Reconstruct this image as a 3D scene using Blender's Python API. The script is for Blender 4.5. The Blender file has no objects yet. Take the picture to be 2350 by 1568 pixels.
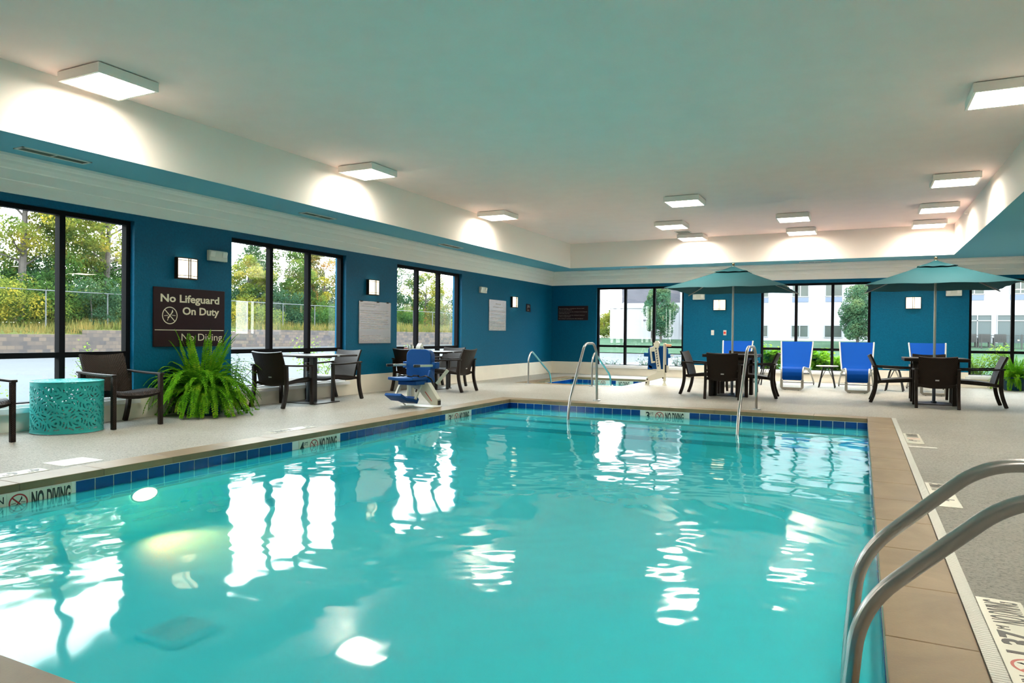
import bpy, bmesh, math, random
from mathutils import Vector, Matrix, noise
import numpy as np

# ------------------------------------------------------------------ camera, sky, exposure
SC = bpy.context.scene
COL = SC.collection
cam_d = bpy.data.cameras.new('camera')
cam = bpy.data.objects.new('camera', cam_d)
COL.objects.link(cam)
FW = Vector((-0.44446321, 0.89575352, -0.00883635))
RT = Vector((0.89570524, 0.44453728, 0.00993661))
UP = Vector((-0.01282884, 0.0034983, 0.99991159))
cm = Matrix((RT, UP, -FW)).transposed().to_4x4()
cm.translation = Vector((0, 0, 1.12))
cam.matrix_world = cm
cam_d.sensor_width = 36.0
cam_d.lens = 1614.29 / 2350 * 36.0
cam_d.clip_start = 0.05
cam_d.clip_end = 400
SC.camera = cam

SKY = 4.6
LAMP = 37.0
SC.view_settings.view_transform = 'Standard'
SC.view_settings.look = 'None'
SC.view_settings.gamma = 1.0
SC.view_settings.use_curve_mapping = False
SC.view_settings.exposure = 1.48

W = bpy.data.worlds.new('sky')
SC.world = W
W.use_nodes = True
wn = W.node_tree.nodes
wl = W.node_tree.links
wbg = wn['Background']
wtc = wn.new('ShaderNodeTexCoord')
wsep = wn.new('ShaderNodeSeparateXYZ')
wramp = wn.new('ShaderNodeValToRGB')
wl.new(wtc.outputs['Generated'], wsep.inputs[0])
wl.new(wsep.outputs['Z'], wramp.inputs[0])
wramp.color_ramp.elements[0].position = 0.0
wramp.color_ramp.elements[0].color = (1.0, 0.97, 0.92, 1)
wramp.color_ramp.elements[1].position = 0.6
wramp.color_ramp.elements[1].color = (0.80, 0.90, 1.0, 1)
wl.new(wramp.outputs[0], wbg.inputs[0])
wbg.inputs[1].default_value = SKY
SC.cycles.use_denoising = True
SC.cycles.max_bounces = 10
SC.cycles.diffuse_bounces = 5
SC.cycles.glossy_bounces = 4
SC.cycles.transmission_bounces = 6
SC.cycles.transparent_max_bounces = 12
SC.cycles.sample_clamp_indirect = 8.0
SC.cycles.caustics_reflective = False
SC.cycles.caustics_refractive = False

rnd = random.Random(7)
PI = math.pi

# ------------------------------------------------------------------ materials
def lin(h):
    h = h.lstrip('#')
    o = []
    for i in (0, 2, 4):
        c = int(h[i:i + 2], 16) / 255
        o.append(c / 12.92 if c <= 0.04045 else ((c + 0.055) / 1.055) ** 2.4)
    return tuple(o)

class NT:
    def __init__(self, name):
        self.m = bpy.data.materials.new(name)
        self.m.use_nodes = True
        self.n = self.m.node_tree.nodes
        self.l = self.m.node_tree.links
        self.n.clear()
        self.out = self.n.new('ShaderNodeOutputMaterial')
    def node(self, t, **kw):
        x = self.n.new(t)
        for k, v in kw.items():
            setattr(x, k, v)
        return x
    def link(self, a, b):
        self.l.new(a, b)
    def math(self, op, a, b=None, c=None):
        x = self.node('ShaderNodeMath', operation=op)
        for i, s in enumerate((a, b, c)):
            if s is None:
                continue
            if isinstance(s, (int, float)):
                x.inputs[i].default_value = s
            else:
                self.link(s, x.inputs[i])
        return x.outputs[0]
    def mixc(self, fac, a, b, bt='MIX'):
        x = self.node('ShaderNodeMix', data_type='RGBA', blend_type=bt)
        for s, i in ((fac, 0), (a, 6), (b, 7)):
            if isinstance(s, (int, float)):
                x.inputs[i].default_value = s
            elif isinstance(s, tuple):
                x.inputs[i].default_value = (*s[:3], 1)
            else:
                self.link(s, x.inputs[i])
        return x.outputs[2]
    def ramp(self, fac, stops):
        x = self.node('ShaderNodeValToRGB')
        e = x.color_ramp.elements
        while len(e) < len(stops):
            e.new(0.5)
        for i, (p, c) in enumerate(stops):
            e[i].position = p
            e[i].color = (*c, 1) if isinstance(c, tuple) else (c, c, c, 1)
        self.link(fac, x.inputs[0])
        return x.outputs[0]
    def coords(self, sc=(1, 1, 1)):
        tc = self.node('ShaderNodeTexCoord')
        mp = self.node('ShaderNodeMapping')
        mp.inputs['Scale'].default_value = sc
        self.link(tc.outputs['Object'], mp.inputs[0])
        return mp.outputs[0]
    def noise(self, vec, scale, detail=3, rough=0.5, dist=0.0):
        x = self.node('ShaderNodeTexNoise')
        x.inputs['Scale'].default_value = scale
        x.inputs['Detail'].default_value = detail
        x.inputs['Roughness'].default_value = rough
        x.inputs['Distortion'].default_value = dist
        self.link(vec, x.inputs['Vector'])
        return x.outputs[0]
    def bump(self, h, strength, dist=0.01):
        x = self.node('ShaderNodeBump')
        x.inputs['Strength'].default_value = strength
        x.inputs['Distance'].default_value = dist
        self.link(h, x.inputs['Height'])
        return x.outputs[0]
    def prin(self, col, rough=0.5, metal=0.0, spec=0.5, normal=None, **kw):
        b = self.node('ShaderNodeBsdfPrincipled')
        if isinstance(col, tuple):
            b.inputs['Base Color'].default_value = (*col, 1)
        else:
            self.link(col, b.inputs['Base Color'])
        if isinstance(rough, (int, float)):
            b.inputs['Roughness'].default_value = rough
        else:
            self.link(rough, b.inputs['Roughness'])
        b.inputs['Metallic'].default_value = metal
        b.inputs['Specular IOR Level'].default_value = spec
        if normal is not None:
            self.link(normal, b.inputs['Normal'])
        self.link(b.outputs[0], self.out.inputs[0])
        return b

def pmat(name, col, rough=0.5, metal=0.0, spec=0.5, nscale=0, nbump=0, var=0.0, vscale=3.0):
    """plain procedural surface: a base colour with slight mottling and fine bump"""
    t = NT(name)
    vec = t.coords()
    c = col
    if var:
        n = t.noise(vec, vscale, 4)
        f = t.ramp(n, [(0.25, 1 - var), (0.75, 1 + var)])
        c = t.mixc(1.0, col, f, 'MULTIPLY')
    nr = None
    if nbump:
        nr = t.bump(t.noise(vec, nscale, 3), nbump)
    t.prin(c, rough, metal, spec, nr)
    return t.m

M = {}
M['ceiling'] = pmat('ceiling_paint', (0.95, 0.75, 0.70), 0.9, nscale=90, nbump=0.05, var=0.02, spec=0.2)
M['white'] = pmat('white_paint', (0.87, 0.81, 0.76), 0.7, nscale=120, nbump=0.04, spec=0.3)
M['cornice'] = pmat('cornice_paint', (0.95, 0.87, 0.81), 0.6, spec=0.3, nscale=80, nbump=0.02)
M['base'] = pmat('curb_paint', (0.80, 0.76, 0.66), 0.45, var=0.05, vscale=2.5, nscale=60, nbump=0.05)
M['sill'] = pmat('sill_solid_surface', (0.74, 0.76, 0.78), 0.3)
M['frame'] = pmat('bronze_anodised', (0.008, 0.008, 0.010), 0.6, spec=0.06)
M['soffit_blue'] = pmat('soffit_blue_paint', (0.14, 0.46, 0.60), 0.55, nscale=80, nbump=0.03, spec=0.3)

def wall_mat():
    t = NT('teal_textured_paint')
    vec = t.coords()
    n1 = t.noise(vec, 34, 5, 0.6)
    n2 = t.noise(t.coords((1, 1, 0.4)), 90, 3, 0.6)
    h = t.math('ADD', t.math('MULTIPLY', n1, 0.7), t.math('MULTIPLY', n2, 0.5))
    col = t.mixc(t.ramp(n1, [(0.3, 0.0), (0.7, 1.0)]), (0.0, 0.084, 0.172), (0.0, 0.110, 0.216))
    t.prin(col, 0.42, 0, 0.16, t.bump(h, 0.30, 0.02))
    return t.m
M['wall'] = wall_mat()
M['wall_plain'] = pmat('cream_bounce_paint', (0.74, 0.70, 0.62), 0.7, nscale=60, nbump=0.05)  # for the unseen walls; cream picked to bounce neutral light

def deck_mat():
    t = NT('cool_deck_concrete')
    vec = t.coords()
    big = t.noise(vec, 0.8, 4, 0.55)
    sp = t.noise(t.coords((0.6, 1.0, 1)), 75, 6, 0.75, 0.6)
    sp2 = t.noise(t.coords((0.5, 1.0, 1)), 17, 4, 0.6, 0.4)
    c1 = t.mixc(t.ramp(big, [(0.35, 0.0), (0.68, 1.0)]), (0.385, 0.362, 0.298), (0.47, 0.455, 0.40))
    c2 = t.mixc(t.ramp(sp, [(0.40, 0.80), (0.50, 0.0)]), c1, (0.16, 0.155, 0.135))
    c3 = t.mixc(t.ramp(sp2, [(0.52, 0.0), (0.72, 0.35)]), c2, (0.56, 0.54, 0.49))
    h = t.math('ADD', sp, t.math('MULTIPLY', sp2, 0.8))
    rg = t.ramp(sp, [(0.35, 0.50), (0.65, 0.30)])
    t.prin(c3, rg, 0, 0.5, t.bump(h, 0.85, 0.022))
    return t.m
M['deck'] = deck_mat()

def coping_mat():
    t = NT('cast_stone_coping')
    vec = t.coords()
    n = t.noise(vec, 2.2, 5, 0.6, 0.8)
    n2 = t.noise(vec, 110, 2)
    st = t.noise(t.coords((0.7, 4, 1)), 1.1, 3, 0.6, 0.6)
    c = t.mixc(t.ramp(n, [(0.3, 0.0), (0.7, 1.0)]), (0.180, 0.120, 0.056), (0.285, 0.202, 0.105))
    c = t.mixc(t.ramp(st, [(0.60, 0.0), (0.78, 0.55)]), c, (0.17, 0.115, 0.075))
    c = t.mixc(t.ramp(n2, [(0.3, 0.18), (0.6, 0.0)]), c, (0.16, 0.12, 0.085))
    t.prin(c, 0.45, 0, 0.5, t.bump(n2, 0.08, 0.005))
    return t.m
M['coping'] = coping_mat()
M['joint'] = pmat('coping_mortar', (0.16, 0.13, 0.095), 0.8)
M['tile'] = pmat('cobalt_glazed_tile', (0.002, 0.040, 0.235), 0.12, spec=0.7, var=0.25, vscale=5)
M['grout'] = pmat('tile_grout', (0.78, 0.80, 0.76), 0.7)
M['plaster'] = pmat('pool_plaster', (0.26, 0.88, 0.88), 0.7, var=0.04, vscale=1.2)
M['stepedge'] = pmat('step_edge_tile', (0.001, 0.02, 0.05), 0.3)
M['markplate'] = pmat('marker_ceramic', (0.74, 0.73, 0.62), 0.25)
M['black'] = pmat('black_lettering', (0.012, 0.012, 0.013), 0.4)
M['red'] = pmat('red_prohibition_ink', (0.38, 0.015, 0.02), 0.4)
M['inkgrey'] = pmat('worn_black_lettering', (0.075, 0.07, 0.065), 0.5)
M['redworn'] = pmat('worn_red_ink', (0.50, 0.12, 0.09), 0.5)
M['drain'] = pmat('drain_grate_plastic', (0.60, 0.60, 0.55), 0.45)
M['steel'] = pmat('brushed_stainless', (0.44, 0.44, 0.44), 0.28, 1.0)
M['signbrown'] = pmat('sign_dark_brown', (0.022, 0.009, 0.012), 0.35, spec=0.2)
M['signtext'] = pmat('sign_raised_letter', (0.74, 0.66, 0.50), 0.5)
M['signglare'] = pmat('notice_metallic_brown', (0.46, 0.40, 0.38), 0.22, 0.75)
M['signtext2'] = pmat('notice_small_print', (0.64, 0.57, 0.52), 0.5)
M['signtext3'] = pmat('whirlpool_small_print', (0.30, 0.27, 0.23), 0.5)
M['emerg'] = pmat('emergency_housing', (0.62, 0.64, 0.58), 0.4)
M['lens'] = pmat('lamp_head_lens', (0.80, 0.80, 0.75), 0.15)
M['bronze'] = pmat('oil_rubbed_bronze', (0.030, 0.020, 0.012), 0.4, 0.6)
M['plastic_w'] = pmat('white_plastic', (0.70, 0.69, 0.64), 0.35)
M['plastic_r'] = pmat('red_stop_button', (0.62, 0.03, 0.015), 0.3)
M['grille'] = pmat('grille_dark', (0.20, 0.20, 0.17), 0.6)

def wicker(name, c1, c2, sc=110):
    t = NT(name)
    vec = t.coords()
    w1 = t.node('ShaderNodeTexWave', wave_type='BANDS', bands_direction='DIAGONAL')
    w1.inputs['Scale'].default_value = sc / 6.28
    w1.inputs['Distortion'].default_value = 0.6
    t.link(vec, w1.inputs[0])
    w2 = t.node('ShaderNodeTexWave', wave_type='BANDS', bands_direction='DIAGONAL')
    w2.inputs['Scale'].default_value = sc / 6.28
    mp = t.coords((-1, 1, 1))
    t.link(mp, w2.inputs[0])
    h = t.math('MAXIMUM', w1.outputs['Fac'], w2.outputs['Fac'])
    h2 = t.math('MULTIPLY', w1.outputs['Fac'], w2.outputs['Fac'])
    n = t.noise(vec, 25, 3)
    c = t.mixc(t.math('ADD', h2, t.math('MULTIPLY', n, 0.25)), c1, c2)
    t.prin(c, 0.40, 0, 0.25, t.bump(t.math('ADD', h, h2), 0.45, 0.004))
    return t.m
M['wicker'] = wicker('dark_brown_resin_wicker', (0.004, 0.0025, 0.002), (0.034, 0.017, 0.009), 190)
M['aluplate'] = pmat('aluminium_badge', (0.65, 0.66, 0.68), 0.3, 0.9)
M['baseplate'] = pmat('powder_coated_plate', (0.030, 0.026, 0.024), 0.30)
M['stem'] = pmat('stand_tube_steel', (0.10, 0.12, 0.16), 0.3, 0.7)
M['canvas'] = pmat('teal_canvas', (0.018, 0.088, 0.106), 0.85, nscale=300, nbump=0.08, var=0.05, vscale=1.5, spec=0.2)
M['alu'] = pmat('satin_aluminium', (0.40, 0.39, 0.355), 0.36, 0.8)
M['pole'] = pmat('umbrella_pole_aluminium', (0.62, 0.61, 0.57), 0.32, 0.85)
M['brass'] = pmat('aged_brass', (0.30, 0.24, 0.14), 0.3, 0.9)
def sling_mat():
    t = NT('royal_blue_sling')
    vec = t.coords()
    w = t.node('ShaderNodeTexWave', wave_type='BANDS', bands_direction='Z')
    w.inputs['Scale'].default_value = 22
    w.inputs['Distortion'].default_value = 1.5
    t.link(vec, w.inputs[0])
    n = t.noise(vec, 300, 2)
    c = t.mixc(w.outputs['Fac'], (0.0, 0.045, 0.27), (0.0, 0.060, 0.33))
    t.prin(c, 0.8, 0, 0.10, t.bump(n, 0.15, 0.003))
    return t.m
M['sling'] = sling_mat()
M['liftblue'] = pmat('lift_blue_plastic', (0.0, 0.062, 0.25), 0.5, spec=0.2, nscale=200, nbump=0.03)
M['liftwhite'] = pmat('lift_cream_powder_coat', (0.66, 0.64, 0.53), 0.35)
M['rubber'] = pmat('black_rubber', (0.010, 0.010, 0.010), 0.5)
M['strap'] = pmat('black_webbing', (0.008, 0.008, 0.010), 0.7)
M['orange'] = pmat('peach_grip', (0.70, 0.36, 0.22), 0.5)
M['caution'] = pmat('red_caution_stripe', (0.55, 0.06, 0.04), 0.4)
M['drum'] = pmat('turquoise_powder_coat', (0.020, 0.40, 0.395), 0.30, spec=0.5)
M['pot'] = pmat('navy_glazed_pot', (0.004, 0.042, 0.10), 0.22)
M['soil'] = pmat('potting_soil', (0.02, 0.013, 0.008), 0.95)
M['sidetop'] = pmat('side_table_top_grey', (0.52, 0.51, 0.48), 0.4)
M['blackmetal'] = pmat('black_powder_coat', (0.014, 0.013, 0.013), 0.4)
M['glassjar'] = pmat('frosted_jar', (0.50, 0.55, 0.52), 0.15)
M['paper'] = pmat('paper_white', (0.75, 0.73, 0.66), 0.8)
M['poolring'] = pmat('inlet_ring', (0.16, 0.40, 0.38), 0.4)
M['maindrain'] = pmat('main_drain_cover', (0.30, 0.92, 0.95), 0.5)

def emit(name, col, s):
    t = NT(name)
    e = t.node('ShaderNodeEmission')
    e.inputs[0].default_value = (*col, 1)
    e.inputs[1].default_value = s
    t.link(e.outputs[0], t.out.inputs[0])
    return t.m
def lamp_mat():
    # prismatic diffuser: most light leaves downwards, less at grazing angles
    t = NT('led_panel')
    lw = t.node('ShaderNodeLayerWeight')
    lw.inputs[0].default_value = 0.5
    c = t.math('SUBTRACT', 1.0, lw.outputs['Facing'])
    k = t.math('MULTIPLY_ADD', t.math('POWER', c, 1.5), LAMP * 0.80, LAMP * 0.20)
    e = t.node('ShaderNodeEmission')
    e.inputs[0].default_value = (1.0, 0.90, 0.75, 1)
    t.link(k, e.inputs[1])
    t.link(e.outputs[0], t.out.inputs[0])
    return t.m
M['lamp'] = lamp_mat()
M['sconce'] = emit('sconce_glass_lit', (1.0, 0.84, 0.56), 1.1)
M['poollamp'] = emit('pool_lamp_lit', (1.0, 0.66, 0.32), 7.0)
M['cafelamp'] = emit('cafe_lamp_lit', (1.0, 0.72, 0.38), 3.0)

def schlick(t, f0):
    lw = t.node('ShaderNodeLayerWeight')
    lw.inputs[0].default_value = 0.5
    p = t.math('POWER', lw.outputs['Facing'], 5.0)
    return t.math('MULTIPLY_ADD', p, 1 - f0, f0)

def glass_mat():
    t = NT('window_glass')
    tr = t.node('ShaderNodeBsdfTransparent')
    tr.inputs[0].default_value = (0.93, 0.97, 0.96, 1)
    gl = t.node('ShaderNodeBsdfGlossy')
    gl.inputs['Roughness'].default_value = 0.0
    mx = t.node('ShaderNodeMixShader')
    t.link(schlick(t, 0.04), mx.inputs[0])
    t.link(tr.outputs[0], mx.inputs[1])
    t.link(gl.outputs[0], mx.inputs[2])
    t.link(mx.outputs[0], t.out.inputs[0])
    return t.m
M['glass'] = glass_mat()

def water_mat():
    t = NT('pool_water_turquoise')
    tr = t.node('ShaderNodeBsdfTransparent')
    tr.inputs[0].default_value = (0.72, 0.93, 0.95, 1)
    df = t.node('ShaderNodeBsdfDiffuse')
    vec = t.coords()
    n = t.noise(vec, 0.5, 3)
    c = t.mixc(t.ramp(n, [(0.35, 0.0), (0.65, 1.0)]), (0.016, 0.72, 0.88), (0.026, 0.77, 0.88))
    t.link(c, df.inputs[0])
    m1 = t.node('ShaderNodeMixShader')
    m1.inputs[0].default_value = 0.48
    t.link(tr.outputs[0], m1.inputs[1])
    t.link(df.outputs[0], m1.inputs[2])
    gl = t.node('ShaderNodeBsdfGlossy')
    gl.inputs['Roughness'].default_value = 0.05
    mx = t.node('ShaderNodeMixShader')
    t.link(schlick(t, 0.025), mx.inputs[0])
    t.link(m1.outputs[0], mx.inputs[1])
    t.link(gl.outputs[0], mx.inputs[2])
    t.link(mx.outputs[0], t.out.inputs[0])
    return t.m
M['water'] = water_mat()

def leaf_mat(name, stops, scale, trans=0.45, rough=0.6):
    t = NT(name)
    vec = t.coords()
    n = t.noise(vec, scale, 4, 0.6)
    n2 = t.noise(vec, scale * 14, 2)
    f = t.math('ADD', t.math('MULTIPLY', n, 0.75), t.math('MULTIPLY', n2, 0.25))
    c = t.ramp(f, stops)
    d = t.node('ShaderNodeBsdfDiffuse')
    t.link(c, d.inputs[0])
    tl = t.node('ShaderNodeBsdfTranslucent')
    t.link(c, tl.inputs[0])
    mx = t.node('ShaderNodeMixShader')
    mx.inputs[0].default_value = trans
    t.link(d.outputs[0], mx.inputs[1])
    t.link(tl.outputs[0], mx.inputs[2])
    t.link(mx.outputs[0], t.out.inputs[0])
    return t.m
M['leaf_green'] = leaf_mat('leaves_green', [(0.35, (0.020, 0.050, 0.018)), (0.50, (0.060, 0.120, 0.028)), (0.66, (0.17, 0.18, 0.030))], 0.5)
M['leaf_yellow'] = leaf_mat('leaves_yellow_green', [(0.36, (0.055, 0.105, 0.025)), (0.50, (0.17, 0.19, 0.035)), (0.64, (0.36, 0.27, 0.035))], 0.5)
M['leaf_dark'] = leaf_mat('leaves_dark_green', [(0.35, (0.020, 0.050, 0.030)), (0.50, (0.045, 0.090, 0.045)), (0.66, (0.10, 0.14, 0.05))], 0.6)
M['leaf_orange'] = leaf_mat('leaves_turning_orange', [(0.36, (0.045, 0.090, 0.03)), (0.50, (0.14, 0.15, 0.04)), (0.62, (0.36, 0.17, 0.06))], 0.6)
M['leaf_grey'] = leaf_mat('leaves_grey_green', [(0.36, (0.030, 0.085, 0.050)), (0.50, (0.06, 0.13, 0.07)), (0.66, (0.16, 0.20, 0.08))], 0.9)
M['leaf_hosta'] = leaf_mat('leaves_hosta_bright', [(0.35, (0.12, 0.30, 0.015)), (0.50, (0.28, 0.50, 0.03)), (0.66, (0.48, 0.62, 0.06))], 2.0)
M['leaf_feather'] = leaf_mat('leaves_feathery_lime', [(0.35, (0.12, 0.23, 0.025)), (0.50, (0.25, 0.38, 0.05)), (0.66, (0.42, 0.50, 0.10))], 2.0)
M['leaf_fern'] = leaf_mat('fern_fronds', [(0.32, (0.035, 0.14, 0.006)), (0.52, (0.12, 0.36, 0.014)), (0.70, (0.34, 0.48, 0.03))], 5.0, 0.35)
M['straw'] = leaf_mat('dry_grass', [(0.35, (0.05, 0.08, 0.02)), (0.50, (0.13, 0.12, 0.035)), (0.65, (0.24, 0.16, 0.05))], 0.7, 0.3)
M['bark'] = pmat('tree_bark', (0.060, 0.050, 0.045), 0.9, var=0.3, vscale=5)
M['asphalt'] = pmat('asphalt', (0.032, 0.034, 0.040), 0.85, var=0.12, vscale=0.4)
M['concrete'] = pmat('pale_concrete', (0.085, 0.084, 0.086), 0.85, var=0.05, vscale=0.5)
M['lawn'] = leaf_mat('lawn_grass', [(0.35, (0.040, 0.066, 0.042)), (0.55, (0.055, 0.090, 0.058)), (0.7, (0.075, 0.10, 0.06))], 0.35, 0.0)
M['slope'] = leaf_mat('slope_grass', [(0.35, (0.035, 0.055, 0.018)), (0.50, (0.08, 0.085, 0.028)), (0.65, (0.13, 0.11, 0.04))], 0.5, 0.0)
M['stucco'] = pmat('pale_stucco', (0.27, 0.265, 0.285), 0.9, var=0.02, vscale=0.6)
M['stucco_grey'] = pmat('grey_cladding', (0.072, 0.068, 0.082), 0.9, var=0.12, vscale=2.0)
M['bframe'] = pmat('building_window_frame', (0.19, 0.19, 0.20), 0.5)
M['bglass'] = pmat('building_window_glass', (0.035, 0.045, 0.040), 0.2, spec=0.35, var=0.5, vscale=0.8)
M['bpanel'] = pmat('blue_spandrel_panel', (0.085, 0.105, 0.16), 0.6)
M['galv'] = pmat('galvanised_tube', (0.07, 0.075, 0.08), 0.6)
M['cafe'] = pmat('cafe_window_glass', (0.050, 0.066, 0.070), 0.2, spec=0.25)

def block_mat():
    t = NT('split_face_block')
    tc = t.node('ShaderNodeTexCoord')
    sp = t.node('ShaderNodeSeparateXYZ')
    t.link(tc.outputs['Object'], sp.inputs[0])
    cb = t.node('ShaderNodeCombineXYZ')
    t.link(sp.outputs['Y'], cb.inputs[0])
    t.link(sp.outputs['Z'], cb.inputs[1])
    br = t.node('ShaderNodeTexBrick')
    br.offset = 0.5
    br.inputs['Color1'].default_value = (0.110, 0.080, 0.062, 1)
    br.inputs['Color2'].default_value = (0.040, 0.036, 0.040, 1)
    br.inputs['Mortar'].default_value = (0.060, 0.050, 0.045, 1)
    br.inputs['Scale'].default_value = 1.0
    br.inputs['Brick Width'].default_value = 0.36
    br.inputs['Row Height'].default_value = 0.20
    br.inputs['Mortar Size'].default_value = 0.012
    br.inputs['Bias'].default_value = -0.15
    t.link(cb.outputs[0], br.inputs['Vector'])
    t.prin(br.outputs['Color'], 0.9)
    return t.m
M['block'] = block_mat()

# ------------------------------------------------------------------ mesh builder
class MB:
    def __init__(s):
        s.v, s.f, s.mi, s.c = [], [], [], 0
    def add(s, vs, fs):
        o = len(s.v)
        s.v.extend([tuple(x) for x in vs])
        for f in fs:
            s.f.append(tuple(i + o for i in f))
            s.mi.append(s.c)
    def box(s, x0, x1, y0, y1, z0, z1):
        s.add([(x0, y0, z0), (x1, y0, z0), (x1, y1, z0), (x0, y1, z0), (x0, y0, z1), (x1, y0, z1), (x1, y1, z1), (x0, y1, z1)],
              [(0, 3, 2, 1), (4, 5, 6, 7), (0, 1, 5, 4), (1, 2, 6, 5), (2, 3, 7, 6), (3, 0, 4, 7)])
        return s
    def xbox(s, mat, sx, sy, sz):
        vs = [mat @ Vector((a * sx / 2, b * sy / 2, c * sz / 2)) for c in (-1, 1) for a, b in ((-1, -1), (1, -1), (1, 1), (-1, 1))]
        s.add(vs, [(0, 3, 2, 1), (4, 5, 6, 7), (0, 1, 5, 4), (1, 2, 6, 5), (2, 3, 7, 6), (3, 0, 4, 7)])
        return s
    def bar(s, a, b, w, h, up=(0, 0, 1)):
        a, b = Vector(a), Vector(b)
        d = (b - a).normalized()
        u = Vector(up)
        if abs(d.dot(u)) > 0.98:
            u = Vector((0, 1, 0))
        r = d.cross(u).normalized()
        u = r.cross(d)
        vs = [p + r * (i * w / 2) + u * (j * h / 2) for p in (a, b) for i, j in ((-1, -1), (1, -1), (1, 1), (-1, 1))]
        s.add(vs, [(0, 3, 2, 1), (4, 5, 6, 7), (0, 1, 5, 4), (1, 2, 6, 5), (2, 3, 7, 6), (3, 0, 4, 7)])
        return s
    def quad(s, a, b, c, d):
        s.add([a, b, c, d], [(0, 1, 2, 3)])
        return s
    def sweep(s, pts, w, h, side):
        """rectangular section along a planar path; side is perpendicular to the path's plane"""
        pts = [Vector(p) for p in pts]
        sd = Vector(side).normalized()
        n = len(pts)
        ws = w if isinstance(w, (list, tuple)) else [w] * n
        hs = h if isinstance(h, (list, tuple)) else [h] * n
        vs, fs = [], []
        for i, p in enumerate(pts):
            t = (pts[min(i + 1, n - 1)] - pts[max(i - 1, 0)]).normalized()
            q = t.cross(sd).normalized()
            for a, b in ((-1, -1), (1, -1), (1, 1), (-1, 1)):
                vs.append(p + sd * (a * ws[i] / 2) + q * (b * hs[i] / 2))
        for i in range(n - 1):
            for k in range(4):
                k2 = (k + 1) % 4
                fs.append((i * 4 + k, i * 4 + k2, i * 4 + 4 + k2, i * 4 + 4 + k))
        fs.append((3, 2, 1, 0))
        o = (n - 1) * 4
        fs.append((o, o + 1, o + 2, o + 3))
        s.add(vs, fs)
        return s
    def tube(s, pts, r, n=10, close=False, cap=True):
        pts = [Vector(p) for p in pts]
        m = len(pts)
        rs = r if isinstance(r, (list, tuple)) else [r] * m
        vs, fs = [], []
        prev = None
        for i, p in enumerate(pts):
            if close:
                t = (pts[(i + 1) % m] - pts[i - 1]).normalized()
            else:
                t = (pts[min(i + 1, m - 1)] - pts[max(i - 1, 0)]).normalized()
            if prev is None:
                a = Vector((0, 0, 1)) if abs(t.z) < 0.9 else Vector((1, 0, 0))
                u = t.cross(a).normalized()
            else:
                u = (prev - t * prev.dot(t)).normalized()
            prev = u
            w = t.cross(u)
            for k in range(n):
                an = 2 * PI * k / n
                vs.append(p + (u * math.cos(an) + w * math.sin(an)) * rs[i])
        for i in range(m if close else m - 1):
            j = (i + 1) % m
            for k in range(n):
                k2 = (k + 1) % n
                fs.append((i * n + k, i * n + k2, j * n + k2, j * n + k))
        if cap and not close:
            fs.append(tuple(reversed(range(n))))
            fs.append(tuple(range((m - 1) * n, m * n)))
        s.add(vs, fs)
        return s
    def lathe(s, prof, n=24, c=(0, 0, 0), cap=True):
        vs, fs = [], []
        for r, z in prof:
            for k in range(n):
                a = 2 * PI * k / n
                vs.append((c[0] + r * math.cos(a), c[1] + r * math.sin(a), c[2] + z))
        m = len(prof)
        for i in range(m - 1):
            for k in range(n):
                k2 = (k + 1) % n
                fs.append((i * n + k, i * n + k2, (i + 1) * n + k2, (i + 1) * n + k))
        if cap:
            fs.append(tuple(reversed(range(n))))
            fs.append(tuple(range((m - 1) * n, m * n)))
        s.add(vs, fs)
        return s
    def grid(s, fn, nu, nv, thick=0.0):
        P = [[Vector(fn(i / nu, j / nv)) for j in range(nv + 1)] for i in range(nu + 1)]
        if not thick:
            vs = [p for row in P for p in row]
            fs = [(i * (nv + 1) + j, (i + 1) * (nv + 1) + j, (i + 1) * (nv + 1) + j + 1, i * (nv + 1) + j + 1) for i in range(nu) for j in range(nv)]
            s.add(vs, fs)
            return s
        vs = []
        for side in (1, -1):
            for i in range(nu + 1):
                for j in range(nv + 1):
                    a = P[min(i + 1, nu)][j] - P[max(i - 1, 0)][j]
                    b = P[i][min(j + 1, nv)] - P[i][max(j - 1, 0)]
                    nn = a.cross(b).normalized()
                    vs.append(P[i][j] + nn * (side * thick / 2))
        o = (nu + 1) * (nv + 1)
        I = lambda i, j: i * (nv + 1) + j
        fs = []
        for i in range(nu):
            for j in range(nv):
                q = (I(i, j), I(i + 1, j), I(i + 1, j + 1), I(i, j + 1))
                fs.append(q)
                fs.append(tuple(o + k for k in reversed(q)))
        for i in range(nu):
            fs.append((I(i, 0), I(i, 0) + o, I(i + 1, 0) + o, I(i + 1, 0)))
            fs.append((I(i, nv), I(i + 1, nv), I(i + 1, nv) + o, I(i, nv) + o))
        for j in range(nv):
            fs.append((I(0, j), I(0, j + 1), I(0, j + 1) + o, I(0, j) + o))
            fs.append((I(nu, j), I(nu, j) + o, I(nu, j + 1) + o, I(nu, j + 1)))
        s.add(vs, fs)
        return s
    def prism(s, poly, mat, depth):
        """2D polygon extruded along local z of mat"""
        n = len(poly)
        vs = [mat @ Vector((x, y, 0)) for x, y in poly] + [mat @ Vector((x, y, depth)) for x, y in poly]
        fs = [tuple(reversed(range(n))), tuple(range(n, 2 * n))]
        for i in range(n):
            j = (i + 1) % n
            fs.append((i, j, n + j, n + i))
        s.add(vs, fs)
        return s
    def mesh(s, name, mats, smooth=True, ang=38):
        me = bpy.data.meshes.new(name)
        me.from_pydata(s.v, [], s.f)
        for m in (mats if isinstance(mats, (list, tuple)) else [mats]):
            me.materials.append(M[m] if isinstance(m, str) else m)
        me.polygons.foreach_set('material_index', s.mi)
        if smooth:
            me.polygons.foreach_set('use_smooth', [True] * len(s.f))
            me.set_sharp_from_angle(angle=math.radians(ang))
        me.update()
        return me
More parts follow.
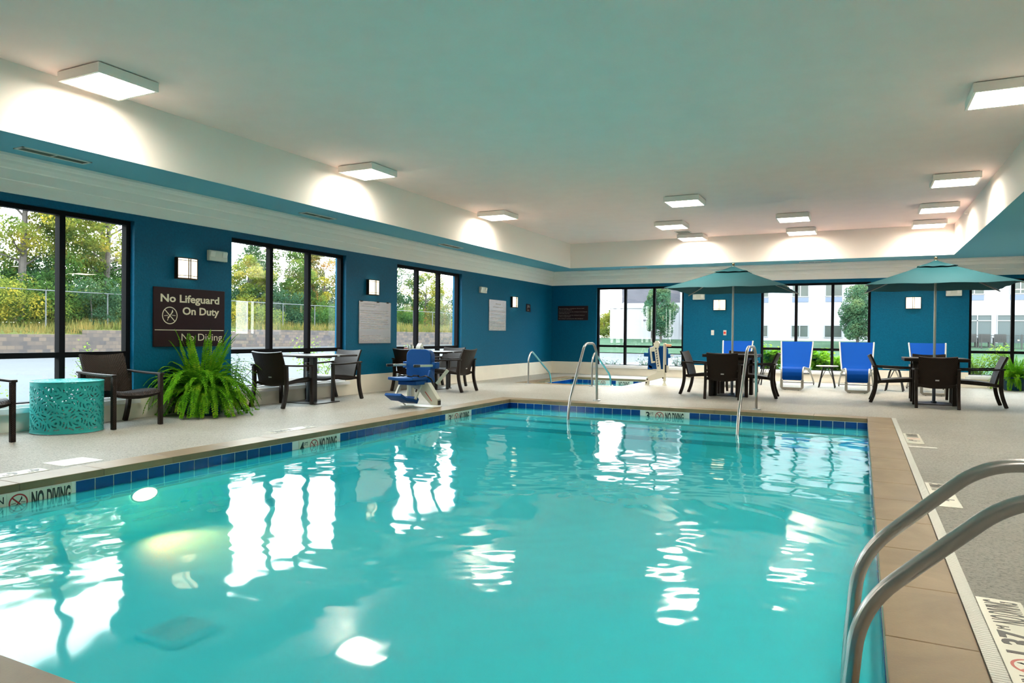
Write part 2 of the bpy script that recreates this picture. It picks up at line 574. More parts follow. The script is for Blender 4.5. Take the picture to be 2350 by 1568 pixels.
    def build(s, name, mats, parent=None, bevel=0, smooth=True, ang=38, loc=None):
        o = bpy.data.objects.new(name, s.mesh(name, mats, smooth, ang))
        COL.objects.link(o)
        if parent is not None:
            o.parent = parent
        if loc is not None:
            o.location = loc
        if bevel:
            b = o.modifiers.new('soft_edges', 'BEVEL')
            b.width = bevel
            b.segments = 2
            b.limit_method = 'ANGLE'
            b.angle_limit = math.radians(35)
        return o

def tag(o, label=None, cat=None, group=None, kind=None):
    if label: o['label'] = label
    if cat: o['category'] = cat
    if group: o['group'] = group
    if kind: o['kind'] = kind
    return o
def thing(name, label, cat, loc=(0, 0, 0), rz=0.0, group=None):
    o = bpy.data.objects.new(name, None)
    o.empty_display_size = 0.1
    COL.objects.link(o)
    o.location = loc
    o.rotation_euler = (0, 0, rz)
    return tag(o, label, cat, group)
KIDS = {}
def kids(o):
    return list(o.children)
def dup(root, loc, rz, label, group=None):
    r = root.copy()
    COL.objects.link(r)
    r.location = loc
    r.rotation_euler = (0, 0, rz)
    r['label'] = label
    if group: r['group'] = group
    for ch in kids(root):
        c = ch.copy()
        COL.objects.link(c)
        c.parent = r
        for g in kids(ch):
            d = g.copy()
            COL.objects.link(d)
            d.parent = c
    return r
def struct(name, mb, mats, parent=None, bevel=0, smooth=True):
    o = mb.build(name, mats, parent, bevel, smooth)
    if parent is None:
        o['kind'] = 'structure'
    return o
def T(x, y, z): return Matrix.Translation((x, y, z))
def R(a, ax): return Matrix.Rotation(a, 4, ax)
def frame_m(o, x, y):
    """matrix with local x, y along the given world vectors, z = x cross y"""
    x = Vector(x).normalized(); y = Vector(y).normalized(); z = x.cross(y)
    m = Matrix((x, y, z)).transposed().to_4x4()
    m.translation = Vector(o)
    return m

_tc = {}
def text_mesh(txt, size, bold=0.0, sx=1.0, align='LEFT', ext=0.0015, space=1.0, res=3):
    key = (txt, size, bold, sx, align, ext, space)
    if key in _tc: return _tc[key]
    cu = bpy.data.curves.new('t', 'FONT')
    cu.body = txt
    cu.size = size
    cu.offset = bold
    cu.extrude = ext
    cu.align_x = align
    cu.space_character = space
    cu.resolution_u = res
    ob = bpy.data.objects.new('t', cu)
    COL.objects.link(ob)
    dg = bpy.context.evaluated_depsgraph_get()
    me = bpy.data.meshes.new_from_object(ob.evaluated_get(dg))
    bpy.data.objects.remove(ob)
    bpy.data.curves.remove(cu)
    if sx != 1.0:
        me.transform(Matrix.Diagonal((sx, 1, 1, 1)))
    _tc[key] = me
    return me
def text(txt, mat, parent, m, size, name='lettering', **kw):
    me = text_mesh(txt, size, **kw).copy()
    me.name = name
    me.materials.clear()
    me.materials.append(M[mat])
    me.transform(m)
    o = bpy.data.objects.new(name, me)
    COL.objects.link(o)
    o.parent = parent
    return o
def nodive(mb, m, r, th=0.16):
    """prohibition ring and slash (material 0) over a diving figure and water lines (material 1)"""
    n = 32
    vs = []
    for k in range(n):
        a = 2 * PI * k / n
        for rr, z in ((r, 0.0012), (r * (1 - th), 0.0012)):
            vs.append(m @ Vector((rr * math.cos(a), rr * math.sin(a), z)))
    mb.add(vs, [(2 * k, 2 * ((k + 1) % n), 2 * ((k + 1) % n) + 1, 2 * k + 1) for k in range(n)])
    q = r * (1 - th / 2)
    mb.xbox(m @ T(0, 0, 0.0010) @ R(math.radians(-45), 'Z'), 2 * q, r * th * 1.0, 0.0006)
    mb.c = 1
    mb.xbox(m @ T(r * 0.12, r * 0.12, 0.0005) @ R(math.radians(52), 'Z'), r * 0.95, r * 0.12, 0.0006)
    mb.xbox(m @ T(r * 0.30, r * 0.46, 0.0005) @ R(math.radians(68), 'Z'), r * 0.42, r * 0.09, 0.0006)
    mb.xbox(m @ T(-r * 0.25, -r * 0.42, 0.0005) @ R(math.radians(70), 'Z'), r * 0.36, r * 0.08, 0.0006)
    mb.xbox(m @ T(-r * 0.18, -r * 0.22, 0.0006) @ R(0.5, 'Z'), r * 0.18, r * 0.18, 0.0006)
    mb.xbox(m @ T(-r * 0.48, -r * 0.02, 0.0005) @ R(0.08, 'Z'), r * 0.5, r * 0.06, 0.0006)
    mb.xbox(m @ T(r * 0.50, r * 0.02, 0.0005) @ R(-0.08, 'Z'), r * 0.5, r * 0.06, 0.0006)
    mb.c = 0

# ------------------------------------------------------------------ room shell
XL, YB = -8.388, 19.58
XR, YF = 9.0, -4.0
ZS, ZC = 3.037, 3.7286
XS, YS, XSR = -7.423, 18.64, 1.853
PX0, PX1, PY0, PY1 = -5.498, 0.095, 1.385, 11.025     # pool water edges
CW = 0.305
SX0, SX1, SY0, SY1 = -7.05, -4.80, 15.25, 17.92       # whirlpool water edges
WZ = -0.147
WT = 0.25
WIN_L = [(-0.80, 1.79), (3.36, 5.95), (7.51, 10.105), (11.67, 14.235)]
WIN_B = [(-6.965, -4.42), (-2.385, 0.205), (2.265, 4.855)]
WB, WTOP = 0.245, 2.54

def cells(mb, us, ws, hole, put):
    for i in range(len(us) - 1):
        for j in range(len(ws) - 1):
            if not hole((us[i] + us[i + 1]) / 2, (ws[j] + ws[j + 1]) / 2):
                put(us[i], us[i + 1], ws[j], ws[j + 1])

# floor with the two basins cut out
fl = MB()
xs = [XL, SX0 - CW, PX0 - CW, SX1 + CW, PX1 + CW, 0.455, XR]
ys = [YF, PY0 - CW, PY1 + CW, SY0 - CW, SY1 + CW, YB]
def fhole(x, y):
    if PX0 - CW < x < PX1 + CW and PY0 - CW < y < PY1 + CW: return True
    if SX0 - CW < x < SX1 + CW and SY0 - CW < y < SY1 + CW: return True
    return PX1 + CW < x < 0.455 and PY0 - CW < y < PY1 + CW
cells(fl, xs, ys, fhole, lambda a, b, c, d: fl.box(a, b, c, d, -0.30, 0.0))
struct('floor', fl, 'deck', smooth=False)

def wall_y(name, x, th, wins, y0, y1, mat='wall'):
    mb = MB()
    ysl = sorted([y0, y1] + [q for w in wins for q in w])
    zs = [-0.3, WB, WTOP, 4.0]
    h = lambda y, z: WB < z < WTOP and any(a < y < b for a, b in wins)
    cells(mb, ysl, zs, h, lambda a, b, c, d: mb.box(min(x, x + th), max(x, x + th), a, b, c, d))
    return struct(name, mb, mat, smooth=False)
def wall_x(name, y, th, wins, x0, x1, mat='wall'):
    mb = MB()
    xsl = sorted([x0, x1] + [q for w in wins for q in w])
    zs = [-0.3, WB, WTOP, 4.0]
    h = lambda x, z: WB < z < WTOP and any(a < x < b for a, b in wins)
    cells(mb, xsl, zs, h, lambda a, b, c, d: mb.box(a, b, min(y, y + th), max(y, y + th), c, d))
    return struct(name, mb, mat, smooth=False)
wall_y('wall_left', XL, -WT, WIN_L, YF - WT, YB + WT)
wall_x('wall_back', YB, WT, WIN_B, XL, XR)
wall_y('wall_right', XR, WT, [], YF - WT, YB + WT, 'wall_plain')
wall_x('wall_front', YF, -WT, [], XL, XR, 'wall_plain')
struct('ceiling', MB().box(XL - WT, XR + WT, YF - WT, YB + WT, ZC, ZC + 0.3), 'ceiling', smooth=False)

def soffit(name, x0, x1, y0, y1):
    mb = MB()
    mb.box(x0, x1, y0, y1, ZS + 0.002, ZC)
    mb.c = 1
    mb.quad((x0, y0, ZS), (x0, y1, ZS), (x1, y1, ZS), (x1, y0, ZS))
    o = struct(name, mb, ['white', 'soffit_blue'], smooth=False)
    return o
soffit('trim_1', XL, XS, YF, YB)
soffit('trim_2', XS, XSR, YS, YB)
soffit('trim_3', XSR, XR, YF, YB)
soffit('trim_4', XS, XSR, YF, -1.6)

PROF = [(0.0, 2.626), (0.020, 2.626), (0.022, 2.765), (0.040, 2.772), (0.046, 2.880), (0.066, 2.892), (0.088, 2.935), (0.094, 2.965), (0.112, 2.978), (0.122, 3.000), (0.133, 3.006), (0.133, 3.036), (0.0, 3.036)]
def extr(name, prof, pa, pb, inn, mat):
    mb = MB()
    n = len(prof)
    vs = []
    for p in (pa, pb):
        for d, z in prof:
            vs.append((p[0] + inn[0] * d, p[1] + inn[1] * d, z))
    fs = [(i, (i + 1) % n, n + (i + 1) % n, n + i) for i in range(n)] + [tuple(range(n)), tuple(reversed(range(n, 2 * n)))]
    mb.add(vs, fs)
    return struct(name, mb, mat, smooth=False)
extr('trim_5', PROF, (XL, YF), (XL, YB), (1, 0), 'cornice')
extr('trim_6', PROF, (XL + 0.01, YB), (XR, YB), (0, -1), 'cornice')

# baseboards: a cream curb, lower beneath the windows
def base_runs(wins, a, b):
    e = [a] + [q for w in wins for q in w] + [b]
    return [(e[i], e[i + 1], i % 2 == 1) for i in range(len(e) - 1)]
bl = MB()
for a, b, low in base_runs(WIN_L, YF, YB):
    bl.box(XL, XL + 0.022, a, b, 0.0, 0.243 if low else 0.352)
struct('baseboard_left', bl, 'base', smooth=False)
bb = MB()
for a, b, low in base_runs(WIN_B, XL, XR):
    bb.box(a, b, YB - 0.022, YB, 0.0, 0.243 if low else 0.352)
struct('baseboard_back', bb, 'base', smooth=False)

def window(n, left, a, b):
    """three lites over three low lites; left: in the left wall (runs along y), else in the back wall (runs along x)"""
    e = bpy.data.objects.new('window_%d' % n, None)
    COL.objects.link(e)
    e['kind'] = 'structure'
    def bx(mb, u0, u1, d0, d1, z0, z1):
        if left: mb.box(XL - d1, XL - d0, u0, u1, z0, z1)
        else: mb.box(u0, u1, YB + d0, YB + d1, z0, z1)
    F = 0.060
    fr = MB()
    d0, d1 = 0.075, 0.165
    bx(fr, a, a + F, d0, d1, 0.29, WTOP)
    bx(fr, b - F, b, d0, d1, 0.29, WTOP)
    bx(fr, a + F, b - F, d0, d1, WTOP - 0.055, WTOP)
    bx(fr, a + F, b - F, d0, d1, 0.245, 0.305)
    wdt = (b - a) / 3
    for k in (1, 2):
        c = a + wdt * k
        bx(fr, c - 0.034, c + 0.034, d0, d1, 0.305, WTOP - 0.055)
    for k in range(3):
        l0 = a + F if k == 0 else a + wdt * k + 0.034
        l1 = b - F if k == 2 else a + wdt * (k + 1) - 0.034
        bx(fr, l0, l1, d0, d1, 0.802, 0.866)
    fr.build('window_frame', 'frame', e, smooth=False)
    for k in range(3):
        l0 = a + F if k == 0 else a + wdt * k + 0.034
        l1 = b - F if k == 2 else a + wdt * (k + 1) - 0.034
        for z0, z1 in ((0.305, 0.802), (0.866, WTOP - 0.055)):
            p = MB()
            bx(p, l0 - 0.004, l1 + 0.004, 0.128, 0.136, z0 - 0.004, z1 + 0.004)
            p.build('pane', 'glass', e, smooth=False)
    sl = MB()
    bx(sl, a + 0.003, b - 0.003, -0.0, 0.075, 0.243, 0.292)
    bx(sl, a - 0.06, b + 0.06, -0.060, 0.0, 0.200, 0.258)
    sl.build('sill', 'sill', e, smooth=False)
for i, (a, b) in enumerate(WIN_L): window(i + 1, True, a, b)
for i, (a, b) in enumerate(WIN_B): window(i + 5, False, a, b)

# ------------------------------------------------------------------ pool and whirlpool
def basin(pre, x0, x1, y0, y1, floor_fn, ny=24):
    mb = MB()
    def fz(y): return floor_fn(y)
    yy = [y0 + (y1 - y0) * i / ny for i in range(ny + 1)]
    for i in range(ny):
        a, b = yy[i], yy[i + 1]
        mb.quad((x0, a, fz(a)), (x1, a, fz(a)), (x1, b, fz(b)), (x0, b, fz(b)))
        mb.quad((x0, a, fz(a)), (x0, b, fz(b)), (x0, b, -0.05), (x0, a, -0.05))
        mb.quad((x1, b, fz(b)), (x1, a, fz(a)), (x1, a, -0.05), (x1, b, -0.05))
    mb.quad((x0, y0, fz(y0)), (x0, y0, -0.05), (x1, y0, -0.05), (x1, y0, fz(y0)))
    mb.quad((x1, y1, fz(y1)), (x1, y1, -0.05), (x0, y1, -0.05), (x0, y1, fz(y1)))
    o = struct(pre + '_basin', mb, 'plaster', smooth=False)
    return o
basin('pool', PX0 - 0.006, PX1 + 0.006, PY0 - 0.006, PY1 + 0.006, lambda y: -0.62 if y < 5 else -0.62 + 0.12 * min(1, (y - 5) / 4.2))
basin('whirlpool', SX0 - 0.006, SX1 + 0.006, SY0 - 0.006, SY1 + 0.006, lambda y: -0.75, 2)

def coping(name, x0, x1, y0, y1, L):
    """ring of cast stones round a basin"""
    mb = MB()
    g = 0.004
    zt, zb = 0.002, -0.058
    def stones(a, b, put):
        n = max(1, round((b - a) / L))
        for k in range(n):
            put(a + (b - a) * k / n + g / 2, a + (b - a) * (k + 1) / n - g / 2)
    stones(y0 - CW, y1 + CW, lambda p, q: mb.box(x0 - CW + g, x0, p, q, zb, zt))
    stones(y0 - CW, y1 + CW, lambda p, q: mb.box(x1, x1 + CW - g, p, q, zb, zt))
    stones(x0, x1, lambda p, q: mb.box(p, q, y1, y1 + CW - g, zb, zt))
    stones(x0, x1, lambda p, q: mb.box(p, q, y0 - CW + g, y0, zb, zt))
    mb.c = 1
    e = 0.003
    mb.box(x0 - CW, x0 - e, y0 - CW, y1 + CW, zb - 0.2, zt - 0.006)
    mb.box(x1 + e, x1 + CW, y0 - CW, y1 + CW, zb - 0.2, zt - 0.006)
    mb.box(x0 - e, x1 + e, y1 + e, y1 + CW, zb - 0.2, zt - 0.006)
    mb.box(x0 - e, x1 + e, y0 - CW, y0 - e, zb - 0.2, zt - 0.006)
    return struct(name, mb, ['coping', 'joint'], bevel=0.004)
coping('pool_coping', PX0, PX1, PY0, PY1, 0.66)
coping('whirlpool_coping', SX0, SX1, SY0, SY1, 0.55)

def tiles(name, x0, x1, y0, y1, skip):
    mb = MB()
    P = 0.1562
    t = 0.1495
    z0, z1 = -0.212, -0.060
    def run(a, b, side, put):
        n = int((b - a) / P) + 1
        for k in range(n):
            p, q = a + k * P, min(a + k * P + t, b)
            if q - p > 0.02 and not any(s[0] == side and p < s[2] and q > s[1] for s in skip): put(p, q)
    run(y0, y1, 'L', lambda p, q: mb.box(x0 - 0.002, x0 + 0.004, p, q, z0, z1))
    run(y0, y1, 'R', lambda p, q: mb.box(x1 - 0.004, x1 + 0.002, p, q, z0, z1))
    run(x0, x1, 'B', lambda p, q: mb.box(p, q, y1 - 0.004, y1 + 0.002, z0, z1))
    run(x0, x1, 'F', lambda p, q: mb.box(p, q, y0 - 0.002, y0 + 0.004, z0, z1))
    mb.c = 1
    g0, g1 = z0 - 0.004, z1 + 0.004
    mb.box(x0 - 0.003, x0 + 0.001, y0, y1, g0, g1)
    mb.box(x1 - 0.001, x1 + 0.003, y0, y1, g0, g1)
    mb.box(x0, x1, y1 - 0.001, y1 + 0.003, g0, g1)
    mb.box(x0, x1, y0 - 0.003, y0 + 0.001, g0, g1)
    return struct(name, mb, ['tile', 'grout'], smooth=False)
tiles('pool_tile_band', PX0, PX1, PY0, PY1, [('L', 2.30, 3.38), ('L', 5.85, 6.47), ('L', 8.96, 9.58), ('B', -3.08, -2.45)])
tiles('whirlpool_tile_band', SX0, SX1, SY0, SY1, [('B', -6.42, -6.06), ('B', -5.74, -5.42)])

# entry steps across the far end: three treads with dark nosing tiles
st = MB()
for k, (yn, z) in enumerate(((10.42, -0.172), (9.85, -0.190), (9.20, -0.215))):
    st.c = 0
    st.box(PX0 + 0.006, PX1 - 0.006, yn, PY1 if k == 0 else (10.42, 9.85)[k - 1], -0.56, z)
    st.c = 1
    st.box(PX0 + 0.006, PX1 - 0.006, yn - 0.004, yn + 0.030, z - 0.05, z + 0.002)
struct('pool_steps', st, ['plaster', 'stepedge'], smooth=False)

# water: a rippled surface
wv = []
wr = random.Random(21)
for k in range(26):
    lam = 0.13 * (1.0 / 0.13) ** (wr.random() ** 1.15)
    a = wr.uniform(0, 2 * PI)
    wv.append((2 * PI / lam * math.cos(a), 2 * PI / lam * math.sin(a), wr.uniform(0, 2 * PI), 0.0050 * lam / 2 / PI * (0.6 + 0.75 * wr.random())))
WAV = np.array(wv)
def water(name, x0, x1, y0, y1, nx, ny, amp):
    X = np.linspace(x0, x1, nx + 1)
    Y = np.linspace(y0, y1, ny + 1)
    gx, gy = np.meshgrid(X, Y, indexing='ij')
    wob = 0.18 * np.sin(gx * 1.7 + 0.6 * gy) + 0.15 * np.sin(gy * 2.1 - 0.8 * gx + 1)
    z = np.zeros_like(gx)
    for kx, ky, ph, a in WAV:
        z += a * np.sin(kx * (gx + wob) + ky * (gy - wob) + ph)
    env = 0.85 + 0.25 * np.sin(gx * 1.1 + 0.7) * np.sin(gy * 0.9 + 0.3)
    z = WZ + z * amp * env
    mb = MB()
    mb.v = list(map(tuple, np.stack([gx, gy, z], -1).reshape(-1, 3).tolist()))
    w = ny + 1
    mb.f = [(i * w + j, (i + 1) * w + j, (i + 1) * w + j + 1, i * w + j + 1) for i in range(nx) for j in range(ny)]
    mb.mi = [0] * len(mb.f)
    o = mb.build(name, 'water', ang=180)
    o['kind'] = 'structure'
    return o
water('pool_water', PX0 - 0.001, PX1 + 0.001, PY0 - 0.001, PY1 + 0.001, 200, 345, 1.0)
water('whirlpool_water', SX0 - 0.001, SX1 + 0.001, SY0 - 0.001, SY1 + 0.001, 60, 70, 0.6)

# slotted deck drain along the right side
dr = MB()
dx0, dx1 = PX1 + CW + 0.001, 0.4545
dr.box(dx0, dx1, PY0 - CW, PY1 + CW, -0.02, -0.004)
k = 0
y = PY0 - CW
while y < PY1 + CW:
    y2 = min(y + 0.0165, PY1 + CW)
    dr.box(dx0, dx1, y, y2, -0.004, 0.0015)
    y += 0.0195
struct('trim_7', dr, 'drain', smooth=False)

# ------------------------------------------------------------------ fixtures on walls and ceiling
def ceiling_light(loc, label, group='square LED ceiling panels'):
    t = thing('ceiling_light', label, 'ceiling light', loc, 0, group)
    MB().box(-0.30, 0.30, -0.30, 0.30, -0.010, 0.0).build('shadow_gap_plate', 'grille', t, smooth=False)  # dark colour stands for the shadow gap between housing and ceiling
    h = MB()
    s, d = 0.325, 0.026
    h.box(-s, s, -s, s, -0.030, -0.010)
    for a in (-1, 1):
        h.box(min(a * s, a * (s - d)), max(a * s, a * (s - d)), -s, s, -0.105, -0.030)
        h.box(-s + d, s - d, min(a * s, a * (s - d)), max(a * s, a * (s - d)), -0.105, -0.030)
    h.build('housing', 'white', t, smooth=False)
    q = s - d
    MB().box(-q, q, -q, q, -0.101, -0.088).build('diffuser', 'lamp', t, smooth=False)
    return t
CL = ceiling_light((-6.935, 4.63, ZC), 'large nearest ceiling light panel above the window with the fern sign')
for x, y, lab in (
    (-6.985, 8.92, 'ceiling light panel over the window table, second along the left soffit'),
    (-6.985, 13.34, 'ceiling light panel farthest along the left soffit, before the corner'),
    (1.31, 8.78, 'big ceiling light panel cut off by the right edge of the photo'),
    (1.31, 13.22, 'second ceiling light panel along the right soffit, after the cut-off one'),
    (1.31, 15.90, 'third ceiling light panel along the right soffit, beside the sprinkler'),
    (1.31, 18.05, 'last ceiling light panel in the far right corner of the raised ceiling'),
    (-3.00, 13.29, 'front ceiling light panel of the middle group, nearest the pool'),
    (-3.91, 16.04, 'ceiling light panel of the middle group just in front of the ceiling vent'),
    (-3.90, 18.20, 'ceiling light panel of the middle group against the back soffit behind the vent'),
    (-1.31, 16.00, 'front one of the two ceiling light panels between the umbrellas'),
    (-1.30, 18.14, 'rear one of the two ceiling light panels between the umbrellas, at the soffit'),
):
    dup(CL, (x, y, ZC), 0, lab)
for x, y, z in ((-6.935, 0.2, ZC), (1.31, 4.5, ZC), (1.31, 0.2, ZC), (5.2, 4.0, ZS), (5.2, 9.0, ZS), (5.2, 14.0, ZS)):  # unseen panels added to raise the brightness of the room
    dup(CL, (x, y, z), 0, 'added unseen ceiling light panel of the same square kind, brightening the room', 'added fill light panels out of view')

def sconce(loc, rz, label):
    """local x along the wall, -y out of the wall"""
    t = thing('wall_sconce', label, 'wall lamp', loc, rz, 'bronze wall sconces')
    w, h = 0.165, 0.145
    prof = lambda x: -0.050 - 0.045 * (1 - (x / w) ** 2)
    g = MB()
    n = 10
    xs_ = [-w * 0.94 + 2 * w * 0.94 * i / n for i in range(n + 1)]
    vs = []
    for z in (-h * 0.92, h * 0.92):
        for x in xs_: vs.append((x, prof(x), z))
        for x in xs_: vs.append((x, -0.012, z))
    m = n + 1
    fs = []
    for i in range(n):
        fs.append((i, i + 1, 2 * m + i + 1, 2 * m + i))
        fs.append((m + i + 1, m + i, i, i + 1)[::-1])
        fs.append((2 * m + i, 2 * m + i + 1, 3 * m + i + 1, 3 * m + i))
    fs.append((0, 2 * m, 3 * m, m))
    fs.append((n, m + n, 3 * m + n, 2 * m + n))
    g.add(vs, fs)
    g.build('glass_shade', 'sconce', t)
    f = MB()
    f.box(-w, w, -0.014, 0.0, -h, h)
    for x in (-w, w - 0.012): f.box(x, x + 0.012, -0.062, -0.014, -h, h)
    for z in (-h, h - 0.012, -h * 0.74, h * 0.70):
        for i in range(n):
            a, b = -w + 2 * w * i / n, -w + 2 * w * (i + 1) / n
            f.bar((a, prof(a) - 0.006, z + 0.006), (b, prof(b) - 0.006, z + 0.006), 0.012, 0.012 if abs(z) > h * 0.8 else 0.007)
    for x in (-0.016, 0.016): f.box(x - 0.005, x + 0.005, prof(x) - 0.009, prof(x) + 0.004, -h, h)
    f.build('frame', 'bronze', t, smooth=False)
    return t
SCN = sconce((XL, 6.705, 1.995), PI / 2, 'lit bronze wall sconce above the No Lifeguard sign')
dup(SCN, (XL, 10.85, 2.005), PI / 2, 'lit bronze wall sconce above the glaring notice board')
dup(SCN, (XL, 16.96, 2.01), PI / 2, 'lit bronze wall sconce beside the tall whirlpool notice')
dup(SCN, (-3.44, YB, 1.995), 0, 'lit bronze wall sconce left of the left umbrella pole')
dup(SCN, (1.12, YB, 1.998), 0, 'lit bronze wall sconce left of the right umbrella pole')

def emergency(loc, rz, label):
    t = thing('emergency_light', label, 'emergency light', loc, rz, 'white emergency lights')
    MB().box(-0.16, 0.16, -0.060, 0.0, -0.075, 0.075).build('housing', 'emerg', t, bevel=0.008)
    for sx in (-0.105, 0.105):
        MB().xbox(T(sx, -0.066, 0.02) @ R(0.2, 'X'), 0.085, 0.016, 0.085).build('lamp_head', 'lens', t, bevel=0.006)
    return t
EM = emergency((XL, 7.225, 2.222), PI / 2, 'white emergency light box right of the sconce over the lifeguard sign')
dup(EM, (XL, 15.21, 2.228), PI / 2, 'white emergency light box left above the tall whirlpool notice')
dup(EM, (-4.0, YB, 2.222), 0, 'white emergency light box under the left umbrella canopy edge')
dup(EM, (1.952, YB, 2.228), 0, 'white emergency light box right of the right umbrella pole')

LW = lambda y, z, d=0.0: frame_m((XL + d, y, z), (0, 1, 0), (0, 0, 1))
BW = lambda x, z, d=0.0: frame_m((x, YB - d, z), (1, 0, 0), (0, 0, 1))
_h = text_mesh('H', 1.0)
CAPH = max(v.co.y for v in _h.vertices)
def fit(txt, mat, parent, m, w, cap, bold=0.0, name='lettering', ext=0.001):
    """lettering scaled to a width and a capital height; m sits at the left end of the baseline"""
    me = text_mesh(txt, 1.0, bold=bold, ext=0.001)
    x0 = min(v.co.x for v in me.vertices)
    x1 = max(v.co.x for v in me.vertices)
    sx = w / (x1 - x0)
    sy = cap / CAPH
    mm = m @ Matrix.Diagonal((sx, sy, ext / 0.001, 1)) @ T(-x0, 0, 0)
    me2 = me.copy()
    me2.name = name
    me2.materials.clear()
    me2.materials.append(M[mat])
    me2.transform(mm)
    o = bpy.data.objects.new(name, me2)
    COL.objects.link(o)
    if parent is not None: o.parent = parent
    return o
def sign(name, label, m, w, h, mat, d=0.018, cat='sign', edge=None):
    """board w by h, m at its lower left corner on the wall, local z out of the wall; children use world coordinates"""
    t = thing(name, label, cat)
    b = MB()
    b.xbox(m @ T(w / 2, h / 2, d / 2 + 0.001), w, h, d - 0.001)
    b.build('board', mat, t, bevel=0.003)
    return t
def words(mb, m, rows, x0, w, z_top, pitch, cap, seed):
    """small print too fine to read: rows of short strokes"""
    r = random.Random(seed)
    z = z_top
    for frac in rows:
        if frac > 0:
            x = x0
            while x < x0 + w * frac:
                l = r.uniform(0.012, 0.05)
                l = min(l, x0 + w * frac - x + 0.002)
                k = x
                while k < x + l:
                    c = r.uniform(0.55, 1.0) * cap
                    mb.xbox(m @ T(k + 0.003, z + c / 2, 0.0006), 0.0042, c, 0.0008)
                    if r.random() < 0.6:
                        mb.xbox(m @ T(k + 0.006, z + c * r.choice((0.1, 0.5, 0.9)), 0.0006), 0.005, 0.0035, 0.0008)
                    k += 0.0095
                x += l + 0.012
        z -= pitch

s1 = sign('pool_rules_sign', 'dark brown No Lifeguard On Duty sign above the fern', LW(6.212, 0.920), 1.157, 0.80, 'signbrown', 0.022)
D = 0.0225
fit('No Lifeguard', 'signtext', s1, LW(6.315, 1.528, D), 0.955, 0.098, 0.026)
fit('On Duty', 'signtext', s1, LW(6.655, 1.362, D), 0.615, 0.098, 0.026)
fit('No Diving', 'signtext', s1, LW(6.640, 1.000, D), 0.685, 0.098, 0.0)
MB().xbox(LW(6.79, 1.146, D), 1.12, 0.010, 0.002).build('rule_line', 'signtext', s1, smooth=False)
ic = MB()
nodive(ic, LW(6.456, 1.342, D), 0.118, 0.10)
ic.build('no_diving_symbol', ['signtext', 'signtext'], s1, smooth=False)

s2 = sign('pool_rules_notice', 'glaring brown pool notice board below the second sconce', LW(10.455, 0.94), 0.985, 0.797, 'signglare', 0.022)
w2 = MB()
words(w2, LW(10.455, 0.94, D), [0.62, 0.5, 0, 0.93, 0.90, 0.94, 0.7, 0.93, 0.90, 0.92, 0.75, 0.95], 0.03, 0.93, 0.735, 0.0415, 0.020, 4)
w2.build('small_print', 'signtext2', s2, smooth=False)
fit('pool.  Shower before entering pool.', 'signtext2', s2, LW(10.49, 1.075, D), 0.62, 0.020)
fit('Persons under the influence of alcohol or drugs', 'signtext2', s2, LW(10.49, 1.030, D), 0.90, 0.020)
fit('shall not use pool.  No running or horseplay.', 'signtext2', s2, LW(10.49, 0.988, D), 0.82, 0.020)
cl = MB()
for yy in (10.52, 11.02, 11.33): cl.xbox(LW(yy, 1.733, 0.0165), 0.06, 0.022, 0.028)
cl.build('clip', 'bronze', s2, smooth=False)

s3 = sign('whirlpool_notice', 'tall brown whirlpool notice left of the third sconce', LW(15.56, 1.235), 0.93, 0.785, 'signglare', 0.022)
fit('Whirlpool', 'signtext2', s3, LW(15.90, 1.90, D), 0.28, 0.040, 0.02)
w3 = MB()
words(w3, LW(15.56, 1.235, D), [0.55], 0.22, 0.93, 0.59, 0.05, 0.028, 8)
words(w3, LW(15.56, 1.235, D), [0.88, 0.92, 0, 0.86, 0.40, 0, 0.84, 0.5, 0, 0.92, 0.92, 0.92, 0, 0.92, 0.90, 0.90], 0.04, 0.93, 0.50, 0.0305, 0.018, 9)
w3.build('small_print', 'signtext2', s3, smooth=False)

s4 = sign('whirlpool_timer_sign', 'small dark upright sign nearest the room corner', LW(17.76, 1.786), 0.26, 0.215, 'signbrown', 0.018)
w4 = MB()
words(w4, LW(17.76, 1.786, 0.0185), [0.65, 0.72, 0.12, 0, 0.55], 0.05, 0.22, 0.155, 0.030, 0.020, 10)
w4.build('small_print', 'signtext2', s4, smooth=False)

s5 = sign('whirlpool_rules_sign', 'wide black whirlpool rules sign on the back wall', BW(-8.176, 1.586), 0.960, 0.425, 'signbrown', 0.020)
for i, (l, wd) in enumerate((
    ('Anyone having a contagious disease shall', 0.80), ('not use the whirlpool', 0.41),
    ('Persons shall not use the whirlpool immediately', 0.90), ('following exercise', 0.34),
    ('Persons shall not use the whirlpool alone or', 0.82), ('without supervision', 0.37),
    ('No diving or jumping into the whirlpool', 0.77))):
    fit(l, 'signtext3', s5, BW(-8.140, 1.945 - 0.042 * i - 0.017 * (i // 2) - 0.02, 0.0205), wd, 0.024)

def plate(name, label, x, z, kind):
    t = thing(name, label, 'switch', (x, YB, z))
    MB().box(-0.040, 0.040, -0.010, 0, -0.068, 0.068).build('plate', 'plastic_w', t, bevel=0.003)
    b = MB()
    n = 16
    if kind: b.prism([(0.030 * math.cos(2 * PI * k / n), 0.030 * math.sin(2 * PI * k / n)) for k in range(n)], T(0, -0.010, 0) @ R(PI / 2, 'X'), 0.022)
    else: b.prism([(0.014 * math.cos(2 * PI * k / n), 0.014 * math.sin(2 * PI * k / n)) for k in range(n)], T(0, -0.010, 0.0) @ R(PI / 2, 'X'), 0.016)
    b.build('button', 'plastic_r' if kind else 'aluplate', t)
plate('switch_plate', 'small cream switch plate on the back wall left of the red button', -3.623, 1.245, 0)
plate('emergency_stop_button', 'cream plate with a round red stop button on the back wall', -3.298, 1.245, 1)

